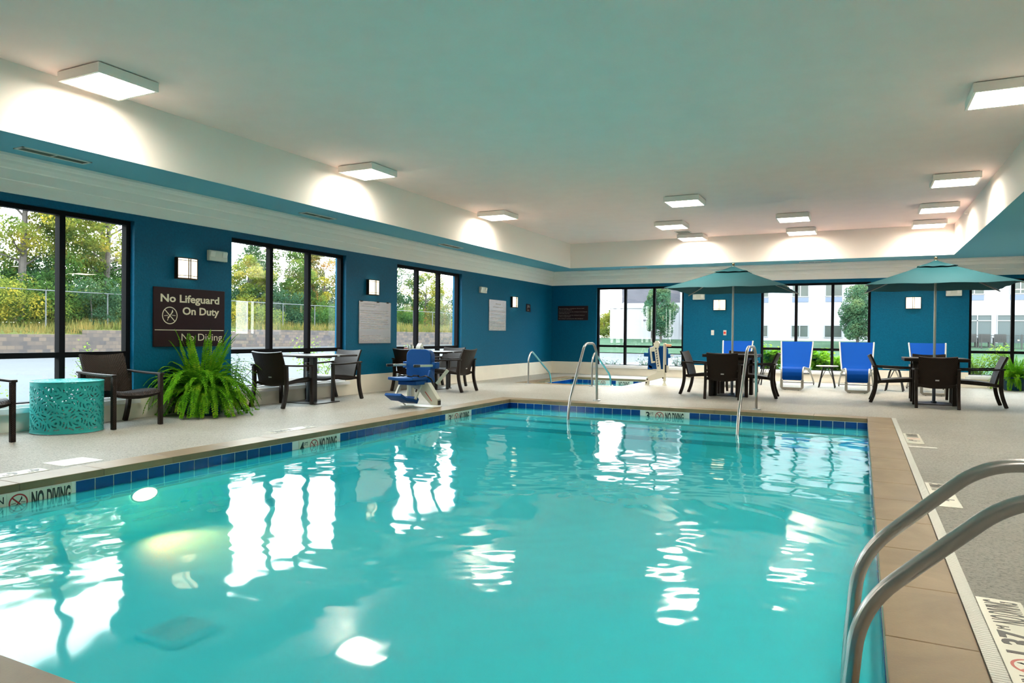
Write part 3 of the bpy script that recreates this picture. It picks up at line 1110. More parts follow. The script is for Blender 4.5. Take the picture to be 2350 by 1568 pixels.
def vent(loc, lx, ly, label, n):
    t = thing('ceiling_vent', label, 'air vent', loc, 0, 'supply air vents')
    f = MB()
    b = 0.022
    for a in (-1, 1):
        f.box(min(a * lx / 2, a * (lx / 2 - b)), max(a * lx / 2, a * (lx / 2 - b)), -ly / 2, ly / 2, -0.010, 0)
        f.box(-lx / 2, lx / 2, min(a * ly / 2, a * (ly / 2 - b)), max(a * ly / 2, a * (ly / 2 - b)), -0.010, 0)
    if ly > lx: f.box(-lx / 2, lx / 2, -0.008, 0.008, -0.008, 0)
    else: f.box(-0.008, 0.008, -ly / 2, ly / 2, -0.008, 0)
    f.build('vent_frame', 'white', t, smooth=False)
    g = MB()
    g.box(-lx / 2 + b, lx / 2 - b, -ly / 2 + b, ly / 2 - b, -0.002, 0)
    for k in range(n):
        if ly > lx:
            x = -lx / 2 + b + (lx - 2 * b) * (k + 0.5) / n
            g.bar((x, -ly / 2 + b, -0.005), (x, ly / 2 - b, -0.005), 0.004, 0.006)
        else:
            y = -ly / 2 + b + (ly - 2 * b) * (k + 0.5) / n
            g.bar((-lx / 2 + b, y, -0.005), (lx / 2 - b, y, -0.005), 0.004, 0.006)
    g.build('grille', 'grille', t, smooth=False)
vent((-7.925, 4.67, ZS), 0.17, 0.74, 'nearest long white vent in the blue soffit, above the first window', 6)
vent((-7.945, 8.87, ZS), 0.17, 0.72, 'white vent in the blue soffit above the window with the first table', 6)
vent((-7.965, 13.04, ZS), 0.17, 0.80, 'white vent in the blue soffit farthest along the left wall', 6)
vent((-1.065, 19.17, ZS), 0.72, 0.16, 'thin white vent in the back soffit between the two umbrellas', 6)
vent((-5.745, 19.22, ZS), 0.74, 0.16, 'thin white vent in the back soffit over the whirlpool window', 6)
vent((-3.99, 17.55, ZC), 0.36, 0.40, 'square grey return vent in the raised ceiling among the light panels', 10)

sp = thing('sprinkler_head', 'small white sidewall sprinkler on the right soffit face', 'sprinkler', (XSR, 16.37, 3.60))
MB().tube([(0, 0, 0), (-0.012, 0, 0)], 0.035, 14).build('escutcheon', 'white', sp)
MB().tube([(-0.012, 0, 0), (-0.06, 0, 0)], 0.011, 8).xbox(T(-0.065, 0, 0.012), 0.03, 0.04, 0.004).build('nozzle', 'white', sp)

# ------------------------------------------------------------------ wicker furniture
def make_chair(label, group):
    """local: +y is the way the sitter faces"""
    t = thing('wicker_armchair', label, 'chair', group=group)
    hw = 0.292
    # seat: scooped, front edge rolling down
    def seat(u, v):
        x = (u - 0.5) * 0.54
        y = -0.235 + 0.575 * v
        z = 0.375 + 0.052 * v + 0.012 * math.sin(v * PI) - 0.024 * (1 - (x / 0.27) ** 2)
        if v > 0.86: z -= 0.045 * ((v - 0.86) / 0.14) ** 2
        return (x, y, z)
    MB().grid(seat, 12, 16, 0.030).build('seat', 'wicker', t)
    def back(u, v):
        x = (u - 0.5) * (0.52 + 0.02 * v)
        k = 1 - (x / 0.28) ** 2
        z = 0.345 + (0.845 - 0.022 * k - 0.345) * v
        y = -0.205 - 0.135 * v ** 1.15 - 0.055 * v * v * v * 0.6 - 0.040 * k
        return (x, y, z)
    MB().grid(back, 12, 14, 0.030).build('backrest', 'wicker', t)
    for s in (-1, 1):
        MB().sweep([(s * hw, 0.325, 0.0), (s * hw, 0.325, 0.30), (s * hw, 0.325, 0.605)], 0.046, 0.050, (1, 0, 0)).build('leg', 'wicker', t, bevel=0.006)
    for s in (-1, 1):
        P = []
        for i in range(11):
            z = 0.62 * i / 10
            y = -0.285 - 0.085 * max(0.0, 1 - z / 0.36) ** 1.8 - 0.012 * max(0, (z - 0.36) / 0.26)
            P.append((s * (hw + 0.004), y, z))
        MB().sweep(P, 0.046, 0.056, (1, 0, 0)).build('leg', 'wicker', t, bevel=0.006)
    for s in (-1, 1):
        P = []
        for i in range(9):
            v = i / 8
            P.append((s * (hw + 0.006 + 0.014 * math.sin(v * PI)), 0.355 - 0.70 * v, 0.612 + 0.024 * v - 0.006 * math.sin(v * PI)))
        MB().sweep(P, 0.058, 0.026, (1, 0, 0)).build('armrest', 'wicker', t, bevel=0.006)
    f = MB()
    for s in (-1, 1):
        f.sweep([(s * 0.277, -0.30, 0.36), (s * 0.277, 0.0, 0.378), (s * 0.277, 0.31, 0.40)], 0.020, 0.036, (1, 0, 0))
        f.bar((s * 0.255, -0.255, 0.52), (s * 0.285, -0.290, 0.52), 0.03, 0.035)
    P = [(-0.275 + 0.55 * i / 10, 0.318, 0.392 - 0.040 * (1 - ((i - 5) / 5) ** 2)) for i in range(11)]
    f.sweep(P, 0.030, 0.042, (0, 1, 0))
    P = [(-0.275 + 0.55 * i / 10, -0.245, 0.372 - 0.034 * (1 - ((i - 5) / 5) ** 2)) for i in range(11)]
    f.sweep(P, 0.026, 0.040, (0, 1, 0))
    f.build('seat_frame', 'wicker', t)
    MB().xbox(T(0, -0.2935, 0.455) @ R(0.22, 'X'), 0.056, 0.006, 0.020).build('maker_plate', 'aluplate', t, bevel=0.001)
    return t
WG = 'brown wicker armchairs'
C0 = make_chair('dark wicker armchair cut off by the left edge of the photo', WG)
C0.location = (-7.93, 3.80, 0); C0.rotation_euler = (0, 0, -PI / 2 - 0.04)
def chair(x, y, face, lab):
    """face: world direction angle the sitter looks to"""
    return dup(C0, (x, y, 0), face - PI / 2, lab)
EAST, NORTH, WEST, SOUTH = 0.0, PI / 2, PI, -PI / 2
chair(-7.92, 5.45, EAST - 0.03, 'brown wicker armchair between the turquoise drum and the big fern')
chair(-7.965, 8.13, NORTH + 0.10, 'dark wicker armchair right of the big fern, back to the camera')
chair(-8.015, 9.36, SOUTH - 0.06, 'dark wicker armchair at the far side of the nearer window table')
chair(-7.97, 11.72, NORTH, 'dark wicker armchair half hidden behind the blue pool lift seat')
chair(-8.00, 12.92, SOUTH, 'wicker armchair facing the camera at the farther window table')
chair(-7.26, 12.03, WEST, 'wicker armchair turned to the wall beside the open pool lift')
chair(-2.785, 14.10, EAST - 0.06, 'pale-lit wicker armchair at the left side of the left umbrella table')
chair(-2.255, 13.36, NORTH + 0.06, 'dark wicker armchair with its back to the pool at the left umbrella table')
chair(-1.76, 13.98, WEST + 0.05, 'wicker armchair at the right side of the left umbrella table')
chair(-2.20, 14.82, SOUTH, 'wicker armchair on the far side of the left umbrella table')
chair(0.53, 14.22, EAST, 'wicker armchair at the left side of the right umbrella table')
chair(1.115, 13.56, NORTH, 'dark wicker armchair with its back to the pool at the right umbrella table')
chair(1.78, 14.20, WEST, 'wicker armchair at the right side of the right umbrella table')
chair(1.14, 14.90, SOUTH, 'wicker armchair on the far side of the right umbrella table')

def make_table(label):
    t = thing('wicker_table', label, 'table', group='square wicker tables')
    def top(u, v):
        return ((u - 0.5) * 0.86, (v - 0.5) * 0.86, 0.742)
    MB().box(-0.48, 0.48, -0.48, 0.48, 0.745, 0.800).build('tabletop', 'wicker', t, bevel=0.008)
    for sx in (-1, 1):
        for sy in (-1, 1):
            MB().box(sx * 0.31 - 0.032, sx * 0.31 + 0.032, sy * 0.31 - 0.032, sy * 0.31 + 0.032, 0.0, 0.748).build('leg', 'wicker', t, bevel=0.006)
    a = MB()
    for s in (-1, 1):
        a.box(-0.28, 0.28, s * 0.31 - 0.012, s * 0.31 + 0.012, 0.69, 0.747)
        a.box(s * 0.31 - 0.012, s * 0.31 + 0.012, -0.28, 0.28, 0.69, 0.747)
    a.build('apron', 'wicker', t, smooth=False)
    MB().xbox(T(0.481, -0.10, 0.772), 0.006, 0.052, 0.022).build('maker_plate', 'aluplate', t, bevel=0.002)
    return t
T3 = make_table('square wicker table under the left umbrella')
T3.location = (-2.225, 14.07, 0)
dup(T3, (1.145, 14.22, 0), 0, 'square wicker table under the right umbrella')
def pedestal_table(label):
    t = thing('pedestal_table', label, 'table', group='square pedestal tables at the windows')
    MB().box(-0.5, 0.5, -0.5, 0.5, 0.746, 0.776).build('tabletop', 'wicker', t, bevel=0.008)
    MB().box(-0.045, 0.045, -0.045, 0.045, 0.0145, 0.735).build('column', 'blackmetal', t, bevel=0.006)
    MB().bar((-0.36, 0, 0.735), (0.36, 0, 0.735), 0.05, 0.022).bar((0, -0.36, 0.735), (0, 0.36, 0.735), 0.05, 0.022).build('top_support', 'blackmetal', t, smooth=False)
    MB().xbox(T(0.501, 0.02, 0.762), 0.006, 0.055, 0.018).build('maker_plate', 'aluplate', t, bevel=0.002)
    return t
T1 = pedestal_table('bare square pedestal table at the window right of the big fern')
T1.location = (-7.955, 8.79, 0)
dup(T1, (-7.96, 12.32, 0), 0, 'square pedestal table behind the pool lift, jars and napkins on it')
for x, y, lab in ((-7.955, 8.79, 'nearer window table'), (-7.96, 12.32, 'window table behind the pool lift')):
    c = MB().lathe([(0.0, 0.7765), (0.042, 0.7765), (0.040, 0.782), (0.0, 0.782)], 18, cap=False).build('umbrella_hole_cap', 'aluplate', loc=(x, y, 0))
    tag(c, 'small pale cap over the umbrella hole in the ' + lab, 'cap', 'umbrella hole caps')

def make_base(label):
    t = thing('umbrella_stand', label, 'umbrella stand', group='steel umbrella bases')
    MB().box(-0.27, 0.27, -0.27, 0.27, 0.0, 0.014).build('base_plate', 'baseplate', t, bevel=0.003)
    MB().tube([(0, 0, 0.014), (0, 0, 0.40)], 0.027, 14).tube([(0, 0, 0.014), (0, 0, 0.05)], 0.045, 14).build('tube', 'stem', t)
    MB().tube([(0.02, 0, 0.37), (0.07, 0, 0.37)], 0.006, 8).tube([(0.07, -0.02, 0.37), (0.07, 0.02, 0.37)], 0.010, 8).build('thumb_screw', 'steel', t)
    return t
B1 = make_base('steel umbrella base plate under the left umbrella table')
B1.location = (-2.225, 14.07, 0)
dup(B1, (1.145, 14.22, 0), 0, 'steel umbrella base plate under the right umbrella table')
def side_base(label):
    t = thing('umbrella_stand', label, 'umbrella stand', group='empty umbrella stands under the window tables')
    MB().box(-0.30, 0.30, -0.28, 0.30, 0.0, 0.014).build('base_plate', 'baseplate', t, bevel=0.003)
    MB().tube([(-0.085, -0.03, 0.014), (-0.085, -0.03, 0.50)], 0.024, 14).tube([(-0.085, -0.03, 0.014), (-0.085, -0.03, 0.045)], 0.036, 14).build('tube', 'stem', t)
    MB().tube([(-0.062, -0.03, 0.47), (-0.02, -0.085, 0.47)], 0.006, 8).build('thumb_screw', 'steel', t)
    return t
B2 = side_base('steel plate and empty stand tube under the bare table at the near window')
B2.location = (-7.955, 8.79, 0)
dup(B2, (-7.96, 12.32, 0), 0, 'steel plate and empty stand tube under the table behind the pool lift')

def make_umbrella(label):
    t = thing('patio_umbrella', label, 'umbrella', group='square teal umbrellas')
    MB().tube([(0, 0, 0.016), (0, 0, 2.47)], 0.0195, 16).build('pole', 'pole', t)
    H = 1.075
    def can(zt, zb, hw, r0, name, sag, thick):
        mb = MB()
        n = 14
        for k in range(4):
            a = PI / 2 * k
            ca, sa = math.cos(a), math.sin(a)
            def fn(u, v):
                s = (u - 0.5) * 2
                r = r0 + (hw - r0) * v
                x = s * r
                y = -r * (1 - sag * (1 - s * s) * v)
                z = zt + (zb - zt) * v - 0.035 * math.sin(v * PI) * (0.35 + 0.65 * (1 - s * s)) + 0.006 * math.sin(9 * s) * v
                return (x * ca - y * sa, x * sa + y * ca, z)
            mb.grid(fn, n, 10, thick)
        return mb.build(name, 'canvas', t, ang=60)
    can(2.475, 2.030, H, 0.02, 'canopy', 0.030, 0.004)
    can(2.492, 2.372, 0.30, 0.015, 'vent_cap', 0.04, 0.004)
    for k in range(4):
        a = PI / 4 + PI / 2 * k
        d = Vector((math.cos(a), math.sin(a), 0))
        L = H * math.sqrt(2)
        MB().bar(d * 0.04 + Vector((0, 0, 2.44)), d * (L + 0.025) + Vector((0, 0, 2.004)), 0.014, 0.018).build('rib', 'alu', t, smooth=False)
        MB().bar(d * 0.03 + Vector((0, 0, 2.16)), d * (L * 0.52) + Vector((0, 0, 2.195)), 0.012, 0.014).build('strut', 'alu', t, smooth=False)
    MB().lathe([(0.021, 2.12), (0.045, 2.13), (0.045, 2.18), (0.021, 2.19)], 14).build('runner_hub', 'alu', t)
    MB().lathe([(0.001, 2.49), (0.018, 2.49), (0.013, 2.505), (0.026, 2.522), (0.028, 2.537), (0.020, 2.552), (0.001, 2.558)], 14).build('finial', 'brass', t)
    return t
U1 = make_umbrella('square teal umbrella on the left, over the table near the whirlpool')
U1.location = (-2.225, 14.07, 0)
dup(U1, (1.145, 14.22, 0), 0.0, 'square teal umbrella on the right, its corner cut by the photo edge')

# ------------------------------------------------------------------ loungers and small tables at the back windows
def make_lounger(label):
    """local: foot end at y = 0, head end to +y"""
    t = thing('chaise_lounge', label, 'lounge chair', group='blue sling chaise lounges')
    prof = [(0.045, 0.215), (0.040, 0.30), (0.052, 0.385), (0.100, 0.455), (0.19, 0.487), (0.32, 0.485), (0.60, 0.462), (0.90, 0.440), (1.18, 0.425), (1.26, 0.445), (1.34, 0.52), (1.46, 0.67), (1.60, 0.855), (1.735, 1.035)]
    def pr(v):
        x = v * (len(prof) - 1)
        i = min(int(x), len(prof) - 2)
        f = x - i
        return (prof[i][0] * (1 - f) + prof[i + 1][0] * f, prof[i][1] * (1 - f) + prof[i + 1][1] * f)
    def hw(y):
        return 0.195 + 0.085 * min(1, y / 1.2) + 0.055 * max(0, (y - 1.2) / 0.53)
    def sl(u, v):
        y, z = pr(v)
        return ((u - 0.5) * 2 * hw(y), y, z)
    MB().grid(sl, 8, 52, 0.006).build('sling', 'sling', t, ang=60)
    for s in (-1, 1):
        P = []
        for i in range(53):
            y, z = pr(i / 52)
            P.append(Vector((s * (hw(y) + 0.014), y, z + 0.002)))
        MB().tube(P, 0.0175, 10).build('side_rail', 'alu', t)
    f = MB()
    fw = 0.208
    f.sweep([(-fw, 0.043, 0.23), (-fw, 0.043, 0.06), (-fw + 0.03, 0.043, 0.035), (fw - 0.03, 0.043, 0.035), (fw, 0.043, 0.06), (fw, 0.043, 0.23)], 0.030, 0.056, (0, 1, 0))
    f.build('front_leg_frame', 'alu', t, bevel=0.004)
    for s in (-1, 1):
        P = []
        for i in range(15):
            v = i / 14
            y = 0.20 + 1.98 * v
            z = 0.44 - 0.405 * v ** 2.6
            P.append((s * (0.225 + 0.135 * v), y, z))
        MB().tube(P, 0.018, 8).build('rear_leg', 'alu', t)
    MB().tube([(-0.36, 2.14, 0.052), (0.36, 2.14, 0.052)], 0.016, 8).tube([(-0.30, 1.30, 0.31), (0.30, 1.30, 0.31)], 0.014, 8).build('crossbar', 'alu', t)
    g = MB()
    for s in (-1, 1):
        g.tube([(s * 0.135, 0.043, 0.0), (s * 0.135, 0.043, 0.02)], 0.012, 8)
        g.tube([(s * 0.355, 2.16, 0.0), (s * 0.355, 2.16, 0.05)], 0.012, 8)
    g.build('foot_glide', 'rubber', t)
    h = MB()
    for s in (-1, 1):
        h.bar((s * 0.30, 1.25, 0.36), (s * 0.30, 1.62, 0.80), 0.012, 0.02)
        h.tube([(s * 0.30 + 0.03 * math.cos(a), 1.22 + 0.09 * math.cos(a), 0.34 + 0.05 * math.sin(a)) for a in [PI * k / 8 for k in range(9)]], 0.006, 6)
    h.build('recline_bracket', 'alu', t)
    return t
LG = make_lounger('blue sling chaise lounge in the middle, left of the small window table')
LG.location = (-1.32, 16.17, 0)
LG.rotation_euler = (0, 0, 0.02)
dup(LG, (-2.62, 16.20, 0), 0.05, 'blue sling chaise lounge behind the left umbrella table')
dup(LG, (-0.055, 16.02, 0), 0.02, 'blue sling chaise lounge in front of the wall right of the middle window')
dup(LG, (1.30, 16.14, 0), 0.0, 'blue sling chaise lounge behind the right umbrella pole')

def make_side(label):
    t = thing('side_table', label, 'side table', group='small black-legged side tables')
    MB().lathe([(0.001, 0.476), (0.225, 0.476), (0.238, 0.484), (0.238, 0.494), (0.228, 0.500), (0.001, 0.500)], 32).build('tabletop', 'sidetop', t)
    for k in range(4):
        a = PI / 4 + k * PI / 2
        d = Vector((math.cos(a), math.sin(a), 0))
        MB().tube([d * 0.24, d * 0.135 + Vector((0, 0, 0.40)), d * 0.10 + Vector((0, 0, 0.46)), Vector((0, 0, 0.472))], 0.0145, 8).build('leg', 'blackmetal', t)
    w = MB()
    for k in range(4):
        a = PI / 4 + k * PI / 2
        d = Vector((math.cos(a), math.sin(a), 0))
        e = Vector((math.cos(a + PI / 2), math.sin(a + PI / 2), 0))
        w.tube([d * 0.20 + Vector((0, 0, 0.15)), (d + e) * 0.06 + Vector((0, 0, 0.47))], 0.005, 6)
        w.tube([e * 0.20 + Vector((0, 0, 0.15)), (d + e) * 0.06 + Vector((0, 0, 0.47))], 0.005, 6)
    w.build('brace_wire', 'blackmetal', t)
    return t
SD = make_side('small round side table between the two middle blue loungers')
SD.location = (-0.685, 17.58, 0)
dup(SD, (-2.0, 17.75, 0), 0.3, 'small side table half hidden behind the armchair of the left umbrella table')
dup(SD, (0.66, 17.28, 0), -0.1, 'small side table behind the armchair left of the right umbrella table')

# ------------------------------------------------------------------ stainless rails
def smooth_path(pts, r=0.1, n=6):
    """round the corners of a polyline"""
    pts = [Vector(p) for p in pts]
    out = [pts[0]]
    for i in range(1, len(pts) - 1):
        a, b, c = pts[i - 1], pts[i], pts[i + 1]
        d1, d2 = (a - b), (c - b)
        q = min(r, d1.length * 0.48, d2.length * 0.48)
        p, s = b + d1.normalized() * q, b + d2.normalized() * q
        for k in range(n + 1):
            u = k / n
            out.append(p * (1 - u) ** 2 + b * 2 * u * (1 - u) + s * u * u)
    out.append(pts[-1])
    return out
def rail(name, label, pts, r, rad, group, plates, base=(0, 0, 0)):
    t = thing(name, label, 'handrail', base, 0, group)
    b = Vector(base)
    MB().tube(smooth_path([Vector(p) - b for p in pts], r, 8), rad, 16).build('rail_tube', 'steel', t)
    for p in plates:
        q = Vector(p) - b
        MB().lathe([(rad, 0.0), (0.066, 0.0), (0.064, 0.010), (rad + 0.004, 0.016), (rad, 0.016)], 20, (q.x, q.y, q.z), cap=False).build('escutcheon', 'steel', t)
    return t
def far_rail(x, x2, lab):
    rail('pool_handrail', lab, [(x, 11.60, 0.0), (x, 11.56, 0.86), (x - 0.005, 11.42, 0.995), (x + 0.02, 10.93, 0.995), (x2, 9.95, 0.085), (x2, 9.91, -0.20)], 0.16, 0.0215, 'pool entry handrails', [(x, 11.60, 0.002)], (x, 11.60, 0))
far_rail(-4.10, -3.96, 'tall steel pool handrail at the far edge, in front of the whirlpool')
def far_rail2(x, lab):
    rail('pool_handrail', lab, [(x, 11.52, 0.0), (x, 11.40, 0.84), (x, 11.18, 0.985), (x, 10.48, 0.985), (x + 0.01, 9.68, 0.10), (x + 0.02, 9.50, -0.205)], 0.16, 0.0215, 'pool entry handrails', [(x, 11.52, 0.002)], (x, 11.52, 0))
far_rail2(-1.45, 'tall steel pool handrail at the far edge, in front of the left umbrella table')
def spa_rail(x, lab):
    rail('whirlpool_handrail', lab, [(x, 14.77, 0.0), (x, 14.78, 0.60), (x, 14.93, 0.765), (x, 16.02, 0.20), (x, 16.10, 0.02), (x, 16.10, -0.40)], 0.14, 0.0205, 'whirlpool handrails', [(x, 14.77, 0.002)], (x, 14.77, 0))
spa_rail(-6.90, 'low steel whirlpool handrail nearest the room corner')
spa_rail(-5.34, 'low steel whirlpool handrail partly hidden behind the tall pool rail')
def ladder_rail(y, lab):
    rail('pool_ladder_rail', lab, [(-0.045, y, -0.60), (-0.025, y, 0.02), (0.005, y, 0.345), (0.372, y, 0.700), (0.60, y, 0.715), (0.78, y, 0.56), (0.80, y, 0.0)], 0.13, 0.0225, 'pool ladder grab rails', [(0.80, y, 0.002)], (0.80, y, 0))
ladder_rail(2.27, 'nearer thick steel grab rail of the pool ladder, lower right corner')
ladder_rail(2.82, 'farther thick steel grab rail of the pool ladder, right edge')

# ------------------------------------------------------------------ depth markers at the waterline and on the deck
def wall_marker(label, m, units, group='waterline depth markers'):
    """ceramic plates along a pool wall; units: list of ('text', str, cap, width, y) or ('icon',) cells laid left to right"""
    t = thing('depth_marker', label, 'depth marker', group=group)
    x = 0.0
    pl = MB()
    P = 0.156
    for u in units:
        n = u[1]
        for k in range(n):
            pl.xbox(m @ T(x + (k + 0.5) * P, -0.077, 0.004), P - 0.0015, 0.152, 0.008)
        x += n * P
    pl.build('plate', 'markplate', t, smooth=False)
    x = 0.0
    z = 0.0085
    for u in units:
        if u[0] == 'icon':
            b = MB()
            nodive(b, m @ T(x + P / 2, -0.077, z), 0.066, 0.16)
            b.build('no_diving_symbol', ['red', 'black'], t, smooth=False)
        elif u[0] == 'depth':
            fit(u[2], 'black', t, m @ T(x + 0.014, -0.130, z), 0.062, 0.105, 0.03)
            fit(u[3], 'black', t, m @ T(x + 0.086, -0.068, z), 0.050, 0.042)
        elif u[0] == 'nodiving':
            fit('NO', 'black', t, m @ T(x + 0.014, -0.133, z), 0.088, 0.112, 0.035)
            fit('DIVING', 'black', t, m @ T(x + 0.124, -0.133, z), 0.176, 0.112, 0.03)
        elif u[0] == 'inm':
            fit('IN', 'black', t, m @ T(x + 0.075, -0.066, z), 0.062, 0.050)
            fit('M', 'black', t, m @ T(x + 0.085, -0.140, z), 0.046, 0.050)
        x += u[1] * P
    return t
PWL = lambda y: frame_m((PX0 + 0.002, y, -0.060), (0, 1, 0), (0, 0, 1))
PWB = lambda x: frame_m((x, PY1 - 0.002, -0.060), (1, 0, 0), (0, 0, 1))
SWB = lambda x: frame_m((x, SY1 - 0.002, -0.060), (1, 0, 0), (0, 0, 1))
wall_marker('nearest waterline NO DIVING marker, cut by the left edge of the photo', PWL(2.755), [('inm', 1), ('icon', 1), ('nodiving', 2)])
wall_marker('waterline marker reading 4 FT NO DIVING on the left pool wall', PWL(5.85), [('depth', 1, '4', 'FT'), ('icon', 1), ('nodiving', 2)])
wall_marker('waterline marker reading 3 FT on the left pool wall, below the lift', PWL(8.957), [('depth', 1, '3', 'FT'), ('icon', 1), ('nodiving', 2)])
wall_marker('waterline marker reading 3 FT between the two tall handrails', PWB(-3.078), [('depth', 1, '3', 'FT'), ('icon', 1), ('nodiving', 2)])
wall_marker('white FT and no-diving plates in the whirlpool, left', SWB(-6.395), [('depth', 1, '3', 'FT'), ('icon', 1)], 'whirlpool depth markers')
wall_marker('white NO DIVING plate in the whirlpool, right', SWB(-5.735), [('nodiving', 2)], 'whirlpool depth markers')

def deck_marker(label, m, L, w, fill):
    t = thing('deck_marker', label, 'depth marker', group='deck depth markers')
    MB().xbox(m @ T(L / 2, w / 2, 0.0008), L, w, 0.0024).build('plate', 'markplate', t, smooth=False)
    fill(t, m @ T(0, 0, 0.0022))
    return t
DR = lambda x, y: frame_m((x, y, 0.001), (0, 1, 0), (-1, 0, 0))
DL = lambda x, y: frame_m((x, y, 0.001), (0, -1, 0), (1, 0, 0))
def dm_right(t, m):
    fit('1.37', 'inkgrey', t, m @ T(0.43, 0.030, 0), 0.22, 0.105, 0.03)
    fit('M', 'inkgrey', t, m @ T(0.665, 0.092, 0), 0.035, 0.042)
    fit('NO', 'inkgrey', t, m @ T(0.735, 0.018, 0), 0.085, 0.120)
    fit('DIVING', 'inkgrey', t, m @ T(0.838, 0.018, 0), 0.165, 0.120)
    b = MB()
    nodive(b, m @ T(0.325, 0.080, -0.001), 0.066, 0.16)
    b.build('no_diving_symbol', ['redworn', 'inkgrey'], t, smooth=False)
    fit('IN', 'inkgrey', t, m @ T(0.19, 0.085, 0), 0.05, 0.05)
    fit('6', 'inkgrey', t, m @ T(0.115, 0.025, 0), 0.055, 0.105, 0.03)
    fit('FT', 'inkgrey', t, m @ T(0.070, 0.09, 0), 0.04, 0.04)
    fit('4', 'inkgrey', t, m @ T(0.008, 0.025, 0), 0.055, 0.105, 0.03)
deck_marker('nearest white deck marker with NO DIVING and 1.37 M, lower right corner', DR(0.622, 2.61), 1.03, 0.163, dm_right)
def dm_nd(t, m):
    b = MB()
    nodive(b, m @ T(0.42, 0.08, -0.001), 0.062, 0.16)
    b.build('no_diving_symbol', ['redworn', 'inkgrey'], t, smooth=False)
    fit('NO', 'inkgrey', t, m @ T(0.55, 0.022, 0), 0.085, 0.115)
    fit('DIVING', 'inkgrey', t, m @ T(0.655, 0.022, 0), 0.17, 0.115)
    fit('4', 'inkgrey', t, m @ T(0.20, 0.03, 0), 0.065, 0.105, 0.03)
    fit('FT', 'inkgrey', t, m @ T(0.275, 0.09, 0), 0.05, 0.042)
deck_marker('white NO DIVING deck marker half hidden behind the grab rails', DR(0.622, 5.50), 0.85, 0.163, dm_nd)
deck_marker('farthest white deck marker beside the far right corner of the pool', DR(0.622, 8.66), 0.88, 0.163, dm_nd)
def dm_left(t, m):
    fit('4', 'inkgrey', t, m @ T(0.03, 0.025, 0), 0.062, 0.105, 0.03)
    fit('FT', 'inkgrey', t, m @ T(0.10, 0.09, 0), 0.045, 0.042)
    fit('6', 'inkgrey', t, m @ T(0.20, 0.025, 0), 0.062, 0.105, 0.03)
    fit('IN', 'inkgrey', t, m @ T(0.275, 0.09, 0), 0.045, 0.042)
deck_marker('white deck marker at the left edge of the photo, beside the pool coping', DL(-5.985, 3.41), 0.62, 0.160, dm_left)
def dm_far(t, m):
    fit('4', 'inkgrey', t, m @ T(0.03, 0.025, 0), 0.062, 0.105, 0.03)
    fit('FT', 'inkgrey', t, m @ T(0.10, 0.09, 0), 0.045, 0.042)
    b = MB()
    nodive(b, m @ T(0.245, 0.08, -0.001), 0.062, 0.16)
    b.build('no_diving_symbol', ['redworn', 'inkgrey'], t, smooth=False)
    fit('NO DIVING', 'inkgrey', t, m @ T(0.34, 0.022, 0), 0.27, 0.115)
deck_marker('pale deck marker on the left side above the 4 FT waterline marker', DL(-5.985, 6.50), 0.64, 0.160, dm_far)
sk = thing('skimmer_lid', 'pale gridded skimmer lid in the deck behind the nearest NO DIVING marker', 'lid', (-6.02, 3.72, 0))
lid = MB().box(-0.15, 0.15, -0.17, 0.17, 0.0, 0.003)
for k in range(9): lid.box(-0.13, 0.13, -0.155 + k * 0.036, -0.135 + k * 0.036, 0.003, 0.0045)
lid.build('lid', 'drain', sk, smooth=False)
dcv = thing('drain_cover', 'narrow pale drain channel cover crossing the right deck', 'drain cover', (0.585, 8.42, 0))
MB().box(-0.13, 0.13, -0.035, 0.035, 0.0, 0.003).build('cover', 'drain', dcv, bevel=0.001)

# underwater fittings
pl = thing('pool_lamp', 'glowing oval underwater lamp in the left pool wall', 'pool light', (PX0, 4.0, -0.275))
MB().prism([(0.112 * math.cos(2 * PI * k / 28), 0.052 * math.sin(2 * PI * k / 28)) for k in range(28)], frame_m((0.006, 0, 0), (0, 1, 0), (0, 0, 1)), 0.012).build('lens', 'poollamp', pl)
MB().tube([(0.010, 0.122 * math.cos(2 * PI * k / 28), 0.060 * math.sin(2 * PI * k / 28)) for k in range(28)], 0.009, 6, close=True).build('rim', 'plastic_w', pl)
wl2 = thing('pool_lamp', 'small glowing lamp under water at the back of the whirlpool', 'pool light', (-5.93, SY1, -0.195))
MB().prism([(0.055 * math.cos(2 * PI * k / 20), 0.030 * math.sin(2 * PI * k / 20)) for k in range(20)], frame_m((0, -0.005, 0), (1, 0, 0), (0, 0, 1)), 0.010).build('lens', 'poollamp', wl2)
MB().tube([(0.060 * math.cos(2 * PI * k / 20), -0.008, 0.035 * math.sin(2 * PI * k / 20)) for k in range(20)], 0.006, 6, close=True).build('rim', 'plastic_w', wl2)
lgt = bpy.data.lights.new('pool_lamp_beam', 'SPOT')
lgt.energy = 75
lgt.color = (1.0, 0.26, 0.07)
lgt.spot_size = math.radians(95)
lgt.spot_blend = 0.8
lgt.shadow_soft_size = 0.11
lo = bpy.data.objects.new('pool_lamp_beam', lgt)
COL.objects.link(lo)
lo.parent = pl
lo.location = (0.05, 0.0, 0.0)
lo.rotation_euler = Vector((0.80, 0.10, -0.60)).to_track_quat('-Z', 'Y').to_euler()
ri = MB().tube([(0.008, 0.095 * math.cos(2 * PI * k / 28), 0.034 * math.sin(2 * PI * k / 28)) for k in range(28)], 0.008, 6, close=True).build('return_inlet', 'poolring', loc=(PX0, 3.50, -0.255))
tag(ri, 'larger oval inlet ring under water left of the pool lamp', 'inlet', 'pool wall inlets')
ri2 = MB().tube([(0.008, 0.040 * math.cos(2 * PI * k / 28), 0.013 * math.sin(2 * PI * k / 28)) for k in range(28)], 0.006, 6, close=True).build('return_inlet', 'poolring', loc=(PX0, 3.655, -0.232))
tag(ri2, 'small oval inlet just under the waterline left of the pool lamp', 'inlet', 'pool wall inlets')
